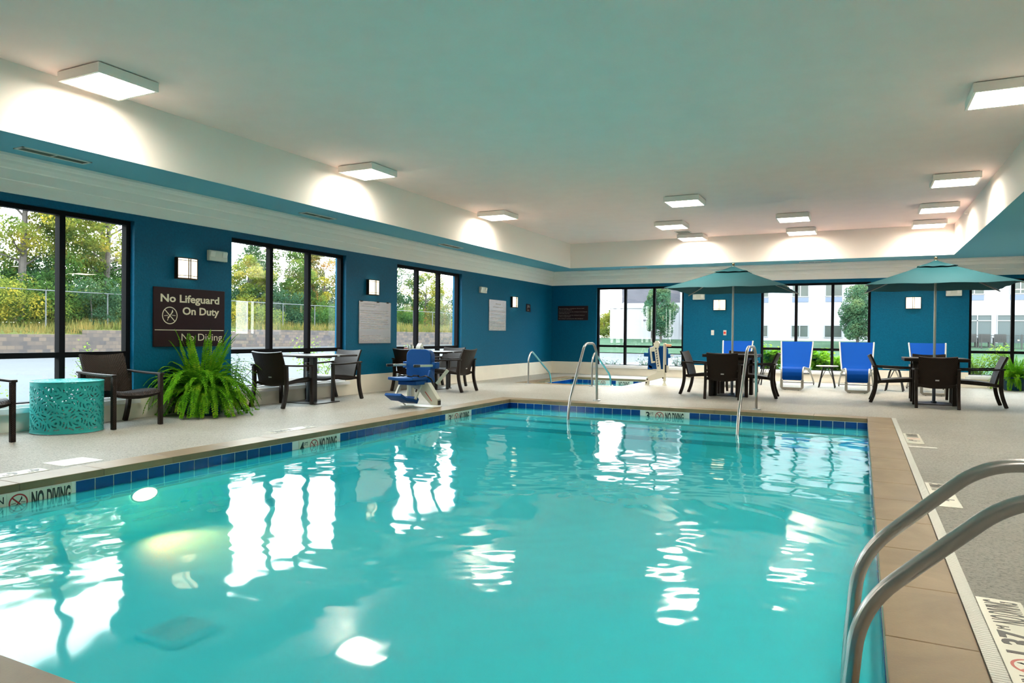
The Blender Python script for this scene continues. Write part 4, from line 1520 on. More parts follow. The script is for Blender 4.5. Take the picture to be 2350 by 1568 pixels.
md = thing('main_drain', 'square turquoise main drain cover on the pool floor', 'drain', (-3.50, 2.77, -0.62), 0.02)
MB().box(-0.17, 0.17, -0.17, 0.17, 0.0, 0.035).build('drain_box', 'maindrain', md, bevel=0.02)
gr = MB()
for k in range(14): gr.box(-0.14, 0.14, -0.14 + k * 0.0205, -0.129 + k * 0.0205, 0.035, 0.040)
gr.build('grate', 'drain', md, smooth=False)

# ------------------------------------------------------------------ turquoise drum table with cut-out roses
dt = thing('drum_side_table', 'turquoise perforated metal drum table left of the brown armchair', 'side table', (-7.93, 4.83, 0))
RD, HD = 0.352, 0.565
def petals(x, y, cent):
    """True where the sheet is cut away: broken rings round each rose centre, dashes elsewhere"""
    best = 9
    for i, (cx, cy) in enumerate(cent):
        d = math.hypot(x - cx, y - cy)
        if d < best: best, bi = d, i
    cx, cy = cent[bi]
    a = math.atan2(y - cy, x - cx)
    if best < 0.116:
        k = int(best / 0.031)
        f = best / 0.031 - k
        if k == 0: return best < 0.013
        g = math.sin((k * 2 + 1) * a + bi * 2.1 + k * 1.3)
        return 0.22 < f < 0.66 and g > -0.22
    q = noise.noise(Vector((x * 20, y * 40, bi)))
    row = (y / 0.046) % 1
    return q > 0.06 and 0.24 < row < 0.70
per = 2 * PI * RD
cent = []
ncol = 11
for i in range(ncol + 2):
    for j in range(3):
        cent.append(((i - 0.5 + 0.5 * (j % 2)) * per / ncol, 0.115 + j * 0.17 + 0.02 * ((i * 7 + j * 3) % 3 - 1)))
side = MB()
nu, nv = 560, 144
vs = []
for j in range(nv + 1):
    z = 0.012 + (HD - 0.022) * j / nv
    for i in range(nu):
        a = 2 * PI * i / nu
        vs.append((RD * math.cos(a), RD * math.sin(a), z))
fs = []
for j in range(nv):
    z = (HD - 0.022) * (j + 0.5) / nv
    for i in range(nu):
        s_ = per * (i + 0.5) / nu
        if 0.035 < z < HD - 0.06 and petals(s_, z, cent): continue
        fs.append((j * nu + i, j * nu + (i + 1) % nu, (j + 1) * nu + (i + 1) % nu, (j + 1) * nu + i))
side.add(vs, fs)
so = side.build('pierced_drum', 'drum', dt, ang=60)
sm = so.modifiers.new('sheet', 'SOLIDIFY')
sm.thickness = 0.004
topm = MB()
nr, na = 34, 150
vs = [(0, 0, HD)]
for i in range(1, nr + 1):
    r_ = RD * i / nr
    for k in range(na):
        vs.append((r_ * math.cos(2 * PI * k / na), r_ * math.sin(2 * PI * k / na), HD))
tcent = [(0.20 * math.cos(a), 0.20 * math.sin(a)) for a in [PI / 3 * k for k in range(6)]] + [(0, 0)]
fs = []
for i in range(nr):
    for k in range(na):
        k2 = (k + 1) % na
        rm = RD * (i + 0.5) / nr
        am = 2 * PI * (k + 0.5) / na
        if rm < RD - 0.035 and petals(rm * math.cos(am), rm * math.sin(am), tcent): continue
        if i == 0: fs.append((0, 1 + k, 1 + k2))
        else: fs.append((1 + (i - 1) * na + k, 1 + i * na + k, 1 + i * na + k2, 1 + (i - 1) * na + k2))
topm.add(vs, fs)
to = topm.build('pierced_top', 'drum', dt)
tm_ = to.modifiers.new('sheet', 'SOLIDIFY')
tm_.thickness = 0.004
MB().tube([(RD * math.cos(2 * PI * k / 96), RD * math.sin(2 * PI * k / 96), HD - 0.002) for k in range(96)], 0.006, 6, close=True).build('rolled_rim', 'drum', dt)
MB().tube([(RD * math.cos(2 * PI * k / 96), RD * math.sin(2 * PI * k / 96), 0.013) for k in range(96)], 0.005, 6, close=True).build('rolled_rim', 'drum', dt)
ft = MB()
for k in range(4): ft.tube([(RD * 0.97 * math.cos(k * PI / 2 + 0.5), RD * 0.97 * math.sin(k * PI / 2 + 0.5), 0.0), (RD * 0.97 * math.cos(k * PI / 2 + 0.5), RD * 0.97 * math.sin(k * PI / 2 + 0.5), 0.014)], 0.014, 10)
ft.build('foot', 'plastic_w', dt)

# ------------------------------------------------------------------ potted ferns
def fern(loc, label, seed, n, spread, rise, potr, poth, hook):
    r = random.Random(seed)
    t = thing('potted_fern', label, 'plant', loc)
    MB().lathe([(potr * 0.86, 0.0), (potr * 0.93, 0.03), (potr, poth * 0.7), (potr * 1.03, poth), (potr * 0.95, poth), (potr * 0.92, poth - 0.03)], 36).build('pot', 'pot', t)
    MB().lathe([(0.0, poth - 0.035), (potr * 0.93, poth - 0.03)], 24, cap=False).build('soil', 'soil', t)
    mb = MB()
    for k in range(n):
        a = 2 * PI * (k * 0.618034) + r.uniform(-0.3, 0.3)
        up = r.random()
        L = spread * r.uniform(0.60, 1.15)
        rise_k = rise * r.uniform(0.65, 1.25)
        el = math.radians(12 + 68 * up ** 0.95)
        p = Vector((math.cos(a), math.sin(a), 0)) * potr * 0.45 * r.random() + Vector((0, 0, poth - 0.03))
        d = Vector((math.cos(a) * math.cos(el), math.sin(a) * math.cos(el), math.sin(el)))
        seg = 15
        step = L / seg
        stiff = 0.35 if up > 0.90 else 1.0
        pts = [p.copy()]
        dirs = [d.copy()]
        for i in range(seg):
            d = d + Vector((0, 0, -1)) * step * rise_k * stiff * (0.6 + 1.6 * i / seg)
            d.normalize()
            p = p + d * step
            if p.x + loc[0] < XL + 0.03 and loc[0] < -6: p.x = XL + 0.03 - loc[0]
            if p.y + loc[1] > YB - 0.05 and loc[1] > 18: p.y = YB - 0.05 - loc[1]
            if p.z < 0.03: p.z = 0.03
            pts.append(p.copy())
            dirs.append(d.copy())
        for i in range(seg):
            f = (i + 1) / seg
            if f < 0.14: continue
            sd = dirs[i].cross(Vector((0, 0, 1)))
            if sd.length < 0.05: sd = Vector((-math.sin(a), math.cos(a), 0))
            sd.normalize()
            nn = sd.cross(dirs[i]).normalized()
            wl_ = 0.070 * (1 - 0.80 * f ** 2.2) * min(1, f * 4)
            for h in (0.0, 0.5):
                b = pts[i].lerp(pts[i + 1], h)
                for s in (-1, 1):
                    o = sd * s
                    tip = b + o * wl_ + dirs[i] * wl_ * 0.28 - nn * wl_ * r.uniform(0.05, 0.35)
                    e = dirs[i] * step * 0.24
                    mb.add([b - e * 0.8, b + o * wl_ * 0.55 - e, tip, b + o * wl_ * 0.5 + e * 1.1], [(0, 1, 2, 3)])
            mb.bar(pts[i], pts[i + 1], 0.003, 0.003)
    f = mb.build('fronds', 'leaf_fern', t, smooth=False)
    f['kind'] = 'stuff'
    if hook:
        H = [Vector((0.0, 0.02, poth + 0.2)), Vector((0.0, 0.02, poth + 0.52))] + [Vector((0, 0.06 - 0.04 * math.cos(q), poth + 0.54 + 0.05 * math.sin(q))) for q in [PI * k / 8 for k in range(9)]]
        MB().tube(H, 0.006, 6).build('hanger_hook', 'black', t)
    return t
fern((-8.03, 6.72, 0), 'big bushy green fern in a navy pot under the lifeguard sign', 5, 300, 0.84, 2.7, 0.255, 0.30, True)
fern((3.08, 19.08, 0), 'green fern in a blue pot at the right edge of the photo', 9, 110, 0.66, 3.2, 0.22, 0.30, False)

# ------------------------------------------------------------------ pool lifts
def rrect(w, h, r, n=6):
    o = []
    for cx, cy, a0 in ((w / 2 - r, h / 2 - r, 0), (-w / 2 + r, h / 2 - r, PI / 2), (-w / 2 + r, -h / 2 + r, PI), (w / 2 - r, -h / 2 + r, 1.5 * PI)):
        for k in range(n + 1):
            a = a0 + PI / 2 * k / n
            o.append((cx + r * math.cos(a), cy + r * math.sin(a)))
    return o
XZ = lambda x, y, z: frame_m((x, y, z), (1, 0, 0), (0, 0, 1))       # local z points to -y

p1 = thing('pool_lift', 'open pool lift with blue seat and footrest beside the window table', 'pool lift', (-6.2, 9.1, 0))
# local frame: origin on the deck, sitter faces -y
bk = MB()
bk.prism(rrect(0.46, 0.50, 0.11, 8), XZ(-0.055, 0.225, 0.635), 0.035)
ring = rrect(0.455, 0.495, 0.108, 8)
nn_ = len(ring)
v0 = [Vector((x - 0.055, 0.225, z + 0.635)) for x, z in ring]
v1 = [Vector((x * 0.97 - 0.055, 0.325, z * 0.98 + 0.635)) for x, z in ring]
bk.add(v0 + v1, [(i, (i + 1) % nn_, nn_ + (i + 1) % nn_, nn_ + i) for i in range(nn_)] + [tuple(range(nn_, 2 * nn_))])
bk.build('backrest', 'liftblue', p1, bevel=0.008)
se = MB()
def seatf(u, v):
    x = (u - 0.5) * 0.46 - 0.055
    y = 0.20 - 0.50 * v
    return (x, y, 0.425 - 0.012 * math.sin(u * PI) + 0.02 * v)
se.grid(seatf, 8, 8, 0.045)
se.box(-0.285 + 0.12, 0.165, -0.20, 0.22, 0.345, 0.405)
se.prism([(-0.02, 0.0), (0.20, 0.0), (0.20, 0.07), (0.10, 0.20), (0.07, 0.20)], frame_m((0.150, 0.10, 0.36), (0, 1, 0), (0, 0, 1)), 0.035)
se.build('seat', 'liftblue', p1, bevel=0.008)
for s, x in ((-1, -0.305), (1, 0.195)):
    a = MB()
    a.bar((x, 0.26, 0.630), (x, -0.17, 0.640), 0.028, 0.036)
    ao = a.build('armrest', 'liftwhite', p1, bevel=0.006)
    MB().bar((x, -0.15, 0.6395), (x, -0.30, 0.643), 0.036, 0.044).build('grip', 'rubber', ao, bevel=0.01)
    MB().box(min(x - s * 0.03, x + s * 0.055), max(x - s * 0.03, x + s * 0.055), 0.20, 0.33, 0.585, 0.685).build('bracket', 'liftblue', p1, bevel=0.008)
fr = MB()
fr.prism([(0.0, 0.0), (0.10, -0.035), (0.14, 0.03), (0.10, 0.075), (0.02, 0.05), (-0.20, 0.085), (-0.32, 0.15), (-0.345, 0.115), (-0.18, 0.025)], frame_m((-0.21, -0.14, 0.085), (0, 1, 0), (0, 0, 1)), 0.30)
fr.build('footrest', 'liftblue', p1, bevel=0.006)
stt = MB()
stt.bar((0.115, 0.03, 0.36), (0.115, -0.14, 0.13), 0.03, 0.03, (1, 0, 0))
stt.bar((-0.275, 0.03, 0.36), (-0.275, -0.14, 0.13), 0.03, 0.03, (1, 0, 0))
stt.tube([(-0.22, -0.09, 0.12), (-0.15, -0.02, 0.012)], 0.010, 8)
stt.build('footrest_strut', 'liftwhite', p1)
am = MB()
am.prism([(0.40, 0.02), (0.40, 0.115), (0.345, 0.19), (0.22, 0.36), (-0.10, 0.36), (-0.10, 0.29), (0.06, 0.24), (0.12, 0.16), (0.28, 0.025)], XZ(0, 0.14, 0.012), 0.10)
am.box(-0.145, -0.085, 0.05, 0.13, 0.05, 0.40)
am.tube([(-0.19, 0.10, 0.03), (-0.19, 0.10, 0.40)], 0.016, 10)
am.bar((0.20, 0.33, 0.34), (0.36, 0.40, 0.56), 0.04, 0.05)
ao = am.build('lift_arm', 'liftwhite', p1, bevel=0.006)
MB().box(0.398, 0.408, 0.055, 0.125, 0.035, 0.105).build('end_cap', 'rubber', ao, smooth=False)
MB().xbox(XZ(0.235, 0.0385, 0.165) @ R(-0.86, 'Z'), 0.19, 0.012, 0.002).build('caution_stripe', 'caution', ao, smooth=False)
MB().prism([(-0.20, -0.13), (0.40, -0.13), (0.42, 0.0), (0.40, 0.12), (-0.10, 0.15), (-0.24, 0.02)], T(0, 0.05, 0.0), 0.014).build('base_plate', 'liftwhite', p1, bevel=0.003)
bt = MB()
P = [Vector((-0.285 + 0.46 * i / 14, 0.11 + 0.02 * math.sin(i * 1.7), 0.462 + 0.012 * math.sin(i * 1.1))) for i in range(15)]
P = [Vector((-0.31, 0.13, 0.41)), Vector((-0.335, 0.06, 0.45)), Vector((-0.32, 0.02, 0.48))] + P + [Vector((0.20, 0.16, 0.43)), Vector((0.21, 0.2, 0.37))]
bt.tube(P, 0.012, 6)
bt.xbox(T(-0.04, 0.10, 0.47), 0.09, 0.05, 0.022)
bt.build('belt', 'strap', p1)

p2 = thing('pool_lift', 'folded cream pool lift with blue seat back by the whirlpool', 'pool lift', (-4.2, 16.0, 0))
b2 = MB()
b2.prism(rrect(0.455, 0.53, 0.10, 8), XZ(-0.005, 0.14, 0.635), 0.085)
b2.prism([(-0.245, -0.275), (-0.13, -0.275), (-0.12, -0.20), (-0.23, -0.15)], XZ(0, 0.14, 0.635), 0.085)
b2.box(-0.335, -0.215, 0.06, 0.13, 0.655, 0.745)
b2.box(0.215, 0.28, 0.06, 0.13, 0.635, 0.725)
b2.build('seat_back', 'liftblue', p2, bevel=0.010)
MB().tube([(0.26, 0.09, 0.69), (0.34, 0.06, 0.69)], 0.010, 8).tube([(0.335, 0.06, 0.69), (0.36, 0.05, 0.69)], 0.016, 8).build('armrest', 'plastic_w', p2)
ac = MB()
ac.bar((-0.040, -0.02, 0.985), (0.055, -0.02, 0.32), 0.085, 0.06, (0, 1, 0))
ac.prism([(-0.085, 0.88), (-0.04, 1.02), (0.03, 1.03), (0.065, 0.97), (0.03, 0.86)], XZ(0, 0.02, 0), 0.08)
ac.prism([(-0.175, 0.87), (-0.08, 0.90), (-0.05, 0.78), (-0.17, 0.77)], XZ(0, 0.03, 0), 0.06)
ac.bar((-0.155, 0.0, 0.80), (-0.115, 0.0, 0.51), 0.04, 0.05, (0, 1, 0))
ac.bar((-0.13, 0.0, 0.53), (-0.04, 0.0, 0.54), 0.04, 0.06, (0, 1, 0))
ac.build('actuator_arm', 'liftwhite', p2, bevel=0.006)
ai = MB()
for k in range(9):
    f0 = 0.12 + 0.085 * k
    q = Vector((-0.040, -0.052, 0.985)).lerp(Vector((0.055, -0.052, 0.32)), f0)
    ai.xbox(T(*q) @ R(0.14, 'Y'), 0.030, 0.004, 0.040)
ai.build('track_slot', 'stem', p2, smooth=False)
ms = MB()
ms.box(0.135, 0.195, 0.0, 0.06, 0.10, 0.975)
ms.build('mast', 'liftwhite', p2, bevel=0.006)
MB().box(0.176, 0.186, -0.004, 0.0, 0.36, 0.95).build('mast_slot', 'stem', p2, smooth=False)
MB().box(0.195, 0.315, -0.01, 0.05, 0.895, 0.955).build('control_box', 'orange', p2, bevel=0.012)
MB().box(0.185, 0.215, -0.02, 0.05, 0.30, 0.48).build('battery', 'rubber', p2, bevel=0.006)
MB().box(0.215, 0.262, -0.01, 0.05, 0.315, 0.46).build('battery_cover', 'liftwhite', p2, bevel=0.008)
ba = MB()
ba.prism([(-0.27, 0.0), (-0.19, 0.0), (-0.18, 0.09), (0.10, 0.165), (0.18, 0.20), (0.17, 0.36), (0.0, 0.37), (-0.02, 0.28), (-0.235, 0.17), (-0.26, 0.09)], XZ(0, 0.045, 0.004), 0.085)
ba.lathe([(0.055, 0.0), (0.035, 0.04), (0.016, 0.10), (0.012, 0.22)], 14, (0.165, 0.03, 0.004))
ba.build('base_arm', 'liftwhite', p2, bevel=0.005)
bo = MB()
for x, z in ((-0.215, 0.135), (-0.24, 0.055), (0.145, 0.175)): bo.tube([(x, -0.046, z), (x, -0.036, z)], 0.018, 10)
bo.build('pivot_bolt', 'bronze', p2)
MB().box(-0.28, 0.20, -0.06, 0.09, 0.0, 0.006).build('base_plate', 'liftwhite', p2, smooth=False)

# ------------------------------------------------------------------ things on the table behind the lift
TZ = 0.777
bx_ = thing('snack_box', 'small white box with a red stripe at the end of the jar table', 'box', (-8.31, 11.925, TZ))
MB().box(-0.045, 0.045, -0.045, 0.045, 0, 0.075).build('carton', 'paper', bx_, bevel=0.002)
MB().box(-0.046, 0.046, -0.046, 0.046, 0.048, 0.066).build('stripe', 'caution', bx_, smooth=False)
def jar(loc, label, r, h):
    t = thing('glass_jar', label, 'jar', loc, 0, 'jars on the farther window table')
    MB().lathe([(0.0, 0.0), (r, 0.0), (r, h * 0.75), (r * 0.75, h * 0.85), (r * 0.75, h * 0.9)], 16, cap=False).build('jar_body', 'glassjar', t)
    MB().lathe([(0.0, h), (r * 0.8, h), (r * 0.8, h * 0.86), (0.0, h * 0.86)], 16, cap=False).build('lid', 'alu', t)
jar((-8.265, 11.915, TZ), 'thin pale jar right of the red striped box on the table', 0.028, 0.115)
jar((-8.190, 11.915, TZ), 'taller lidded jar in the middle of the table clutter behind the lift', 0.042, 0.135)
jar((-7.960, 11.935, TZ), 'squat pale jar on the table right of the folded napkins', 0.050, 0.085)
npk = thing('napkin_holder', 'cream stack of napkins in a holder on the table behind the lift', 'napkins', (-8.08, 12.03, TZ))
MB().box(-0.07, 0.07, -0.06, 0.06, 0.0, 0.035).build('tray', 'plastic_w', npk, bevel=0.004)
MB().prism([(-0.065, 0.0), (0.065, 0.0), (0.07, 0.09), (0.02, 0.125), (-0.05, 0.06)], frame_m((0.05, 0, 0.035), (0, 1, 0), (0, 0, 1)) @ T(0, 0, -0.10), 0.10).build('napkins', 'paper', npk, bevel=0.003)

# ------------------------------------------------------------------ outdoors, left side
def gnd(name, quads, mat):
    mb = MB()
    for q in quads: mb.quad(*q)
    o = mb.build(name, mat, smooth=False)
    o['kind'] = 'structure'
    return o
lot = MB().box(-36.0, XL - WT, -30, 95, -0.6, -0.02)
struct('ground_asphalt', lot, 'asphalt', smooth=False)
gnd('terrain_slope_sky_block', [((-36.2, -10, 0.90), (-36.2, 23, 0.92), (-41, 23, 1.55), (-41, -10, 1.55)),
                      ((-36.2, 23, 1.16), (-36.2, 95, 1.35), (-41, 95, 1.75), (-41, 23, 1.55)),
                      ((-36.2, 23, 0.5), (-36.2, 23, 1.16), (-41, 23, 1.55), (-41, 23, 0.9)),
                      ((-36.2, -120, 0.90), (-36.2, -10, 0.92), (-41, -10, 1.55), (-41, -120, 1.55)),
                      ((-41, 13, 1.55), (-41, 104, 1.75), (-75, 104, 5.6), (-75, 13, 6.0)),
                      ((-41, -120, 1.55), (-41, 13, 1.55), (-75, 13, 15), (-75, -120, 15))], 'slope')  # last quad: unseen bank added to keep sky out of the window reflections
rw = MB()
rw.box(-36.4, -36.0, -10, 22.9, -0.1, 0.94)
rw.box(-36.4, -36.0, 22.9, 33.5, -0.1, 1.17)
rw.box(-36.4, -36.0, 33.5, 95, -0.1, 1.33)
struct('wall_retaining', rw, 'block', smooth=False)
struct('curb_strip', MB().box(-36.0, -35.2, 29.0, 95, -0.02, 0.16), 'concrete', smooth=False)

fe = thing('chain_link_fence', 'thin steel fence rail and posts below the trees outside the left windows', 'fence', (-38, 30, 1.2))
ml = MB().tube([(0, -22, 1.98), (0, 40, 2.15)], 0.030, 6)
ml.build('top_rail', 'galv', fe)
for k in range(17):
    y = -21.4 + 3.35 * k
    MB().tube([(0, y, 0.0), (0, y, 2.0 + 0.0027 * (y + 22))], 0.035, 6).build('post', 'galv', fe)

def leaf_cloud(mb, blobs, n, size, r, flat=0.0):
    tot = sum(b[1] * b[2] for b in blobs)
    for c, rad, wgt, sz in [(Vector(b[0]), b[1], b[2], b[3]) for b in blobs]:
        m = int(n * rad * wgt / tot)
        for k in range(m):
            while True:
                v = Vector((r.uniform(-1, 1), r.uniform(-1, 1), r.uniform(-1, 1)))
                if 0.05 < v.length <= 1: break
            v = v * (v.length ** -0.35)
            p = c + Vector((v.x * rad, v.y * rad, v.z * rad * sz))
            s = size * r.uniform(0.6, 1.3)
            a = Vector((r.uniform(-1, 1), r.uniform(-1, 1), r.uniform(-1, 1))).normalized()
            b = a.cross(Vector((r.uniform(-1, 1), r.uniform(-1, 1), r.uniform(-1, 1)))).normalized()
            mb.add([p - a * s * 0.55, p + b * s * 0.26, p + a * s * 0.55, p - b * s * 0.26], [(0, 1, 2, 3)])

def tree(loc, label, h, rad, mat, seed, kind, n=3000, leaf=0.17, group='trees beyond the retaining wall'):
    r = random.Random(seed)
    t = thing('tree', label, 'tree', loc, r.uniform(0, 6), group)
    tb = MB()
    lean = Vector((r.uniform(-0.06, 0.06), r.uniform(-0.06, 0.06), 1))
    base = 0.0
    tr = 0.035 * h ** 0.75 if kind != 'bush' else 0.05
    top = lean * h * 0.86
    tb.tube([Vector((0, 0, -0.3)), lean * h * 0.3, lean * h * 0.6 + Vector((0.1, 0.05, 0)), top], [tr, tr * 0.8, tr * 0.5, tr * 0.15], 7)
    blobs = []
    if kind == 'spire':
        for k in range(16):
            f = 0.10 + 0.88 * k / 15
            q = rad * (1 - f) ** 0.7 + 0.15
            blobs.append((lean * h * f + Vector((r.uniform(-1, 1), r.uniform(-1, 1), 0)) * q * 0.5, q * 0.75 + 0.15, 1.0, 1.0))
    elif kind == 'pear':
        for k in range(30):
            f = r.random()
            z = h * (0.20 + 0.78 * f)
            q = rad * math.sin(PI * min(1, 0.12 + 0.85 * f)) ** 0.8
            a = r.uniform(0, 2 * PI)
            rr = q * math.sqrt(r.random()) * 0.72
            blobs.append((Vector((rr * math.cos(a), rr * math.sin(a), z)), rad * 0.34, 1.0, 1.1))
    elif kind == 'bush':
        for k in range(18):
            a = r.uniform(0, 2 * PI)
            rr = rad * math.sqrt(r.random()) * 0.85
            blobs.append((Vector((rr * math.cos(a), rr * math.sin(a), h * r.uniform(0.12, 0.85))), rad * 0.36, 1.0, 0.9))
    else:
        for k in range(26):
            f = r.random()
            z = h * (0.24 + 0.72 * f)
            q = rad * math.sin(PI * (0.15 + 0.80 * f)) ** 0.6
            a = r.uniform(0, 2 * PI)
            rr = q * math.sqrt(r.random())
            c = Vector((rr * math.cos(a), rr * math.sin(a), z)) + Vector((lean.x, lean.y, 0)) * z
            blobs.append((c, rad * r.uniform(0.20, 0.36), 1.0, r.uniform(0.6, 0.95)))
            if k % 2 == 0:
                s0 = lean * z * 0.72
                tb.tube([s0, s0.lerp(c, 0.5) + Vector((0, 0, -0.1)), c], [tr * 0.32, tr * 0.2, 0.012], 5)
    tb.build('trunk', 'bark', t)
    lb = MB()
    leaf_cloud(lb, blobs, n, leaf, r)
    o = lb.build('foliage', mat, t, smooth=False)
    o['kind'] = 'stuff'
    return t
TR = [
    (-41.5, 22.6, 12.0, 3.0, 'leaf_yellow', 'open', 3400, 'tall light green tree with a pale trunk in the far left window pane'),
    (-43.0, 25.4, 12.5, 2.9, 'leaf_green', 'open', 3400, 'tall green tree behind the first window mullion from the left'),
    (-41.8, 27.6, 11.0, 2.6, 'leaf_yellow', 'open', 3200, 'yellow green tree filling the second pane of the first window'),
    (-45.5, 30.0, 12.5, 2.8, 'leaf_green', 'open', 3000, 'green tree at the right jamb of the first window'),
    (-44.5, 20.0, 12.0, 3.0, 'leaf_green', 'open', 3000, 'green tree at the left edge of the photo behind the first window'),
    (-42.0, 39.0, 5.3, 1.7, 'leaf_yellow', 'open', 2200, 'small bright yellow tree at the left jamb of the second window'),
    (-44.0, 41.6, 7.3, 2.1, 'leaf_dark', 'spire', 3000, 'dark pointed tree in the left pane of the second window'),
    (-44.0, 45.6, 7.0, 2.4, 'leaf_green', 'open', 2800, 'green tree in the middle pane of the second window'),
    (-43.5, 47.6, 5.0, 1.7, 'leaf_yellow', 'open', 1800, 'low yellow green tree left of the second mullion of the second window'),
    (-44.5, 50.6, 7.1, 2.6, 'leaf_orange', 'open', 3000, 'orange-tinged tree in the right pane of the second window'),
    (-46.0, 62.2, 7.6, 2.9, 'leaf_dark', 'open', 3000, 'grey green tree in the left pane of the third window'),
    (-44.0, 66.5, 6.6, 2.4, 'leaf_yellow', 'open', 2600, 'yellow green tree in the middle pane of the third window'),
    (-48.0, 76.0, 5.0, 2.2, 'leaf_dark', 'open', 1800, 'distant dark tree in the right pane of the third window'),
]
for i, (x, y, h, rad, mat, kd, n, lab) in enumerate(TR):
    tree((x, y, 1.62), lab, h, rad * 1.1, mat, 40 + i, kd, int(n * 3.4), 0.185)
BU = [
      (-43.6, 21.6, 'leaf_green', 'tall bush behind the fence at the left edge of the first window'),
      (-43.8, 24.6, 'leaf_dark', 'dark tall bush behind the fence in the left pane of the first window'),
      (-44.0, 27.4, 'leaf_green', 'tall bush behind the fence in the second pane of the first window'),
      (-44.4, 30.6, 'leaf_dark', 'dark tall bush behind the fence at the right end of the first window'),
      (-46.0, 39.6, 'leaf_green', 'tall green bush behind the fence at the left of the second window'),
      (-46.0, 44.0, 'leaf_dark', 'dark tall bush behind the fence right of the pointed tree'),
      (-46.0, 48.5, 'leaf_dark', 'dark tall bush behind the fence by the second mullion of the second window'),
      (-46.5, 53.0, 'leaf_green', 'tall bush behind the fence at the right end of the second window'),
      (-47.0, 64.0, 'leaf_dark', 'dark tall bush behind the fence in the middle pane of the third window'),
      (-47.5, 70.0, 'leaf_green', 'tall green bush behind the fence in the right pane of the third window'),(-39.8, 20.6, 'leaf_yellow', 'low yellowing bush on the slope at the left edge of the first window'),
      (-40.2, 23.3, 'leaf_green', 'low green bush on the slope under the left pane of the first window'),
      (-39.8, 25.6, 'leaf_dark', 'dark bush on the slope behind the first window mullion'),
      (-40.2, 28.3, 'leaf_green', 'green bush on the slope under the right pane of the first window'),
      (-40.6, 38.6, 'leaf_yellow', 'yellow bush on the slope at the left of the second window'),
      (-41.0, 42.0, 'leaf_dark', 'dark bush at the foot of the pointed tree'),
      (-41.0, 46.0, 'leaf_green', 'green bush on the slope under the middle pane of the second window'),
      (-41.0, 50.5, 'leaf_dark', 'dark bush at the foot of the orange-tinged tree'),
      (-42.0, 60.5, 'leaf_green', 'green bush on the slope under the left pane of the third window'),
      (-41.0, 65.5, 'leaf_orange', 'orange tinted bush on the slope under the middle pane of the third window')]
for i, (x, y, mat, lab) in enumerate(BU):
    tree((x, y, 1.45), lab, 4.2 if i < 10 else (3.0 if i % 2 else 2.4), 2.7 if i < 10 else 2.1, mat, 80 + i, 'bush', 7000 if i < 10 else 5000, 0.18 if i < 10 else 0.155, 'bushes on the slope')

gr_ = MB()
rg = random.Random(3)
for k in range(6500):
    y = rg.choice([rg.uniform(17, 31), rg.uniform(35, 56), rg.uniform(56, 76)])
    x = -36.5 - 4.2 * rg.random() ** 1.4
    zb = 0.92 + (0.23 if y > 22.9 else 0) + (0.14 if y > 33.5 else 0) + (-36.2 - x) * 0.09
    hh = rg.uniform(0.2, 0.6) * (1.3 if y > 44 else 1.0)
    a = rg.uniform(0, PI)
    w = 0.035
    tx, ty = rg.uniform(-0.2, 0.2), rg.uniform(-0.2, 0.2)
    gr_.add([(x - w * math.cos(a), y - w * math.sin(a), zb - 0.1), (x + w * math.cos(a), y + w * math.sin(a), zb - 0.1), (x + tx, y + ty, zb + hh)], [(0, 1, 2)])
go = gr_.build('tall_grass', 'straw', smooth=False)
tag(go, 'tall dry yellow grass growing along the top of the retaining wall', 'grass', kind='stuff')

def shrub(loc, label, h, rad, mat, n, leaf, seed, group, upright=False):
    r = random.Random(seed)
    t = thing('shrub', label, 'shrub', loc, 0, group)
    sb = MB()
    lb = MB()
    for k in range(14):
        a = r.uniform(0, 2 * PI)
        e = Vector((math.cos(a) * rad * r.uniform(0.2, 0.9), math.sin(a) * rad * r.uniform(0.2, 0.9), h * r.uniform(0.55, 1.0)))
        sb.tube([Vector((0, 0, 0)), e * 0.5 + Vector((0, 0, 0.08)), e], [0.009, 0.006, 0.003], 4)
        for q in range(n // 14):
            f = r.uniform(0.25, 1.03)
            p = e * f + Vector((r.uniform(-1, 1), r.uniform(-1, 1), r.uniform(-1, 1))) * rad * 0.24
            if p.z < 0.02: p.z = 0.02
            s = leaf * r.uniform(0.6, 1.25)
            d = Vector((r.uniform(-1, 1), r.uniform(-1, 1), r.uniform(-0.3, 0.8))).normalized()
            b = d.cross(Vector((0, 0, 1))).normalized()
            lb.add([p - d * s * 0.5, p + b * s * 0.27 + Vector((0, 0, s * 0.06)), p + d * s * 0.5 - Vector((0, 0, s * 0.12)), p - b * s * 0.27 + Vector((0, 0, s * 0.06))], [(0, 1, 2, 3)])
    sb.build('stem', 'bark', t)
    o = lb.build('foliage', mat, t, smooth=False)
    o['kind'] = 'stuff'
SH = 'shrubs outside the left windows'
shrub((-9.7, 4.70, -0.02), 'pale shrub outside the first window behind the turquoise drum', 0.55, 0.45, 'leaf_feather', 420, 0.055, 1, SH)
shrub((-9.6, 6.35, -0.02), 'leafy shrub outside the first window behind the brown armchair', 0.95, 0.50, 'leaf_feather', 520, 0.060, 2, SH)
shrub((-9.7, 8.75, -0.02), 'shrub outside the second window right of the big fern', 0.75, 0.50, 'leaf_grey', 480, 0.060, 3, SH)
shrub((-9.7, 10.9, -0.02), 'leafy shrub outside the second window under the table', 0.95, 0.75, 'leaf_feather', 700, 0.065, 4, SH)
shrub((-9.7, 14.3, -0.02), 'green shrub outside the third window behind the pool lift', 0.80, 0.60, 'leaf_feather', 520, 0.065, 5, SH)

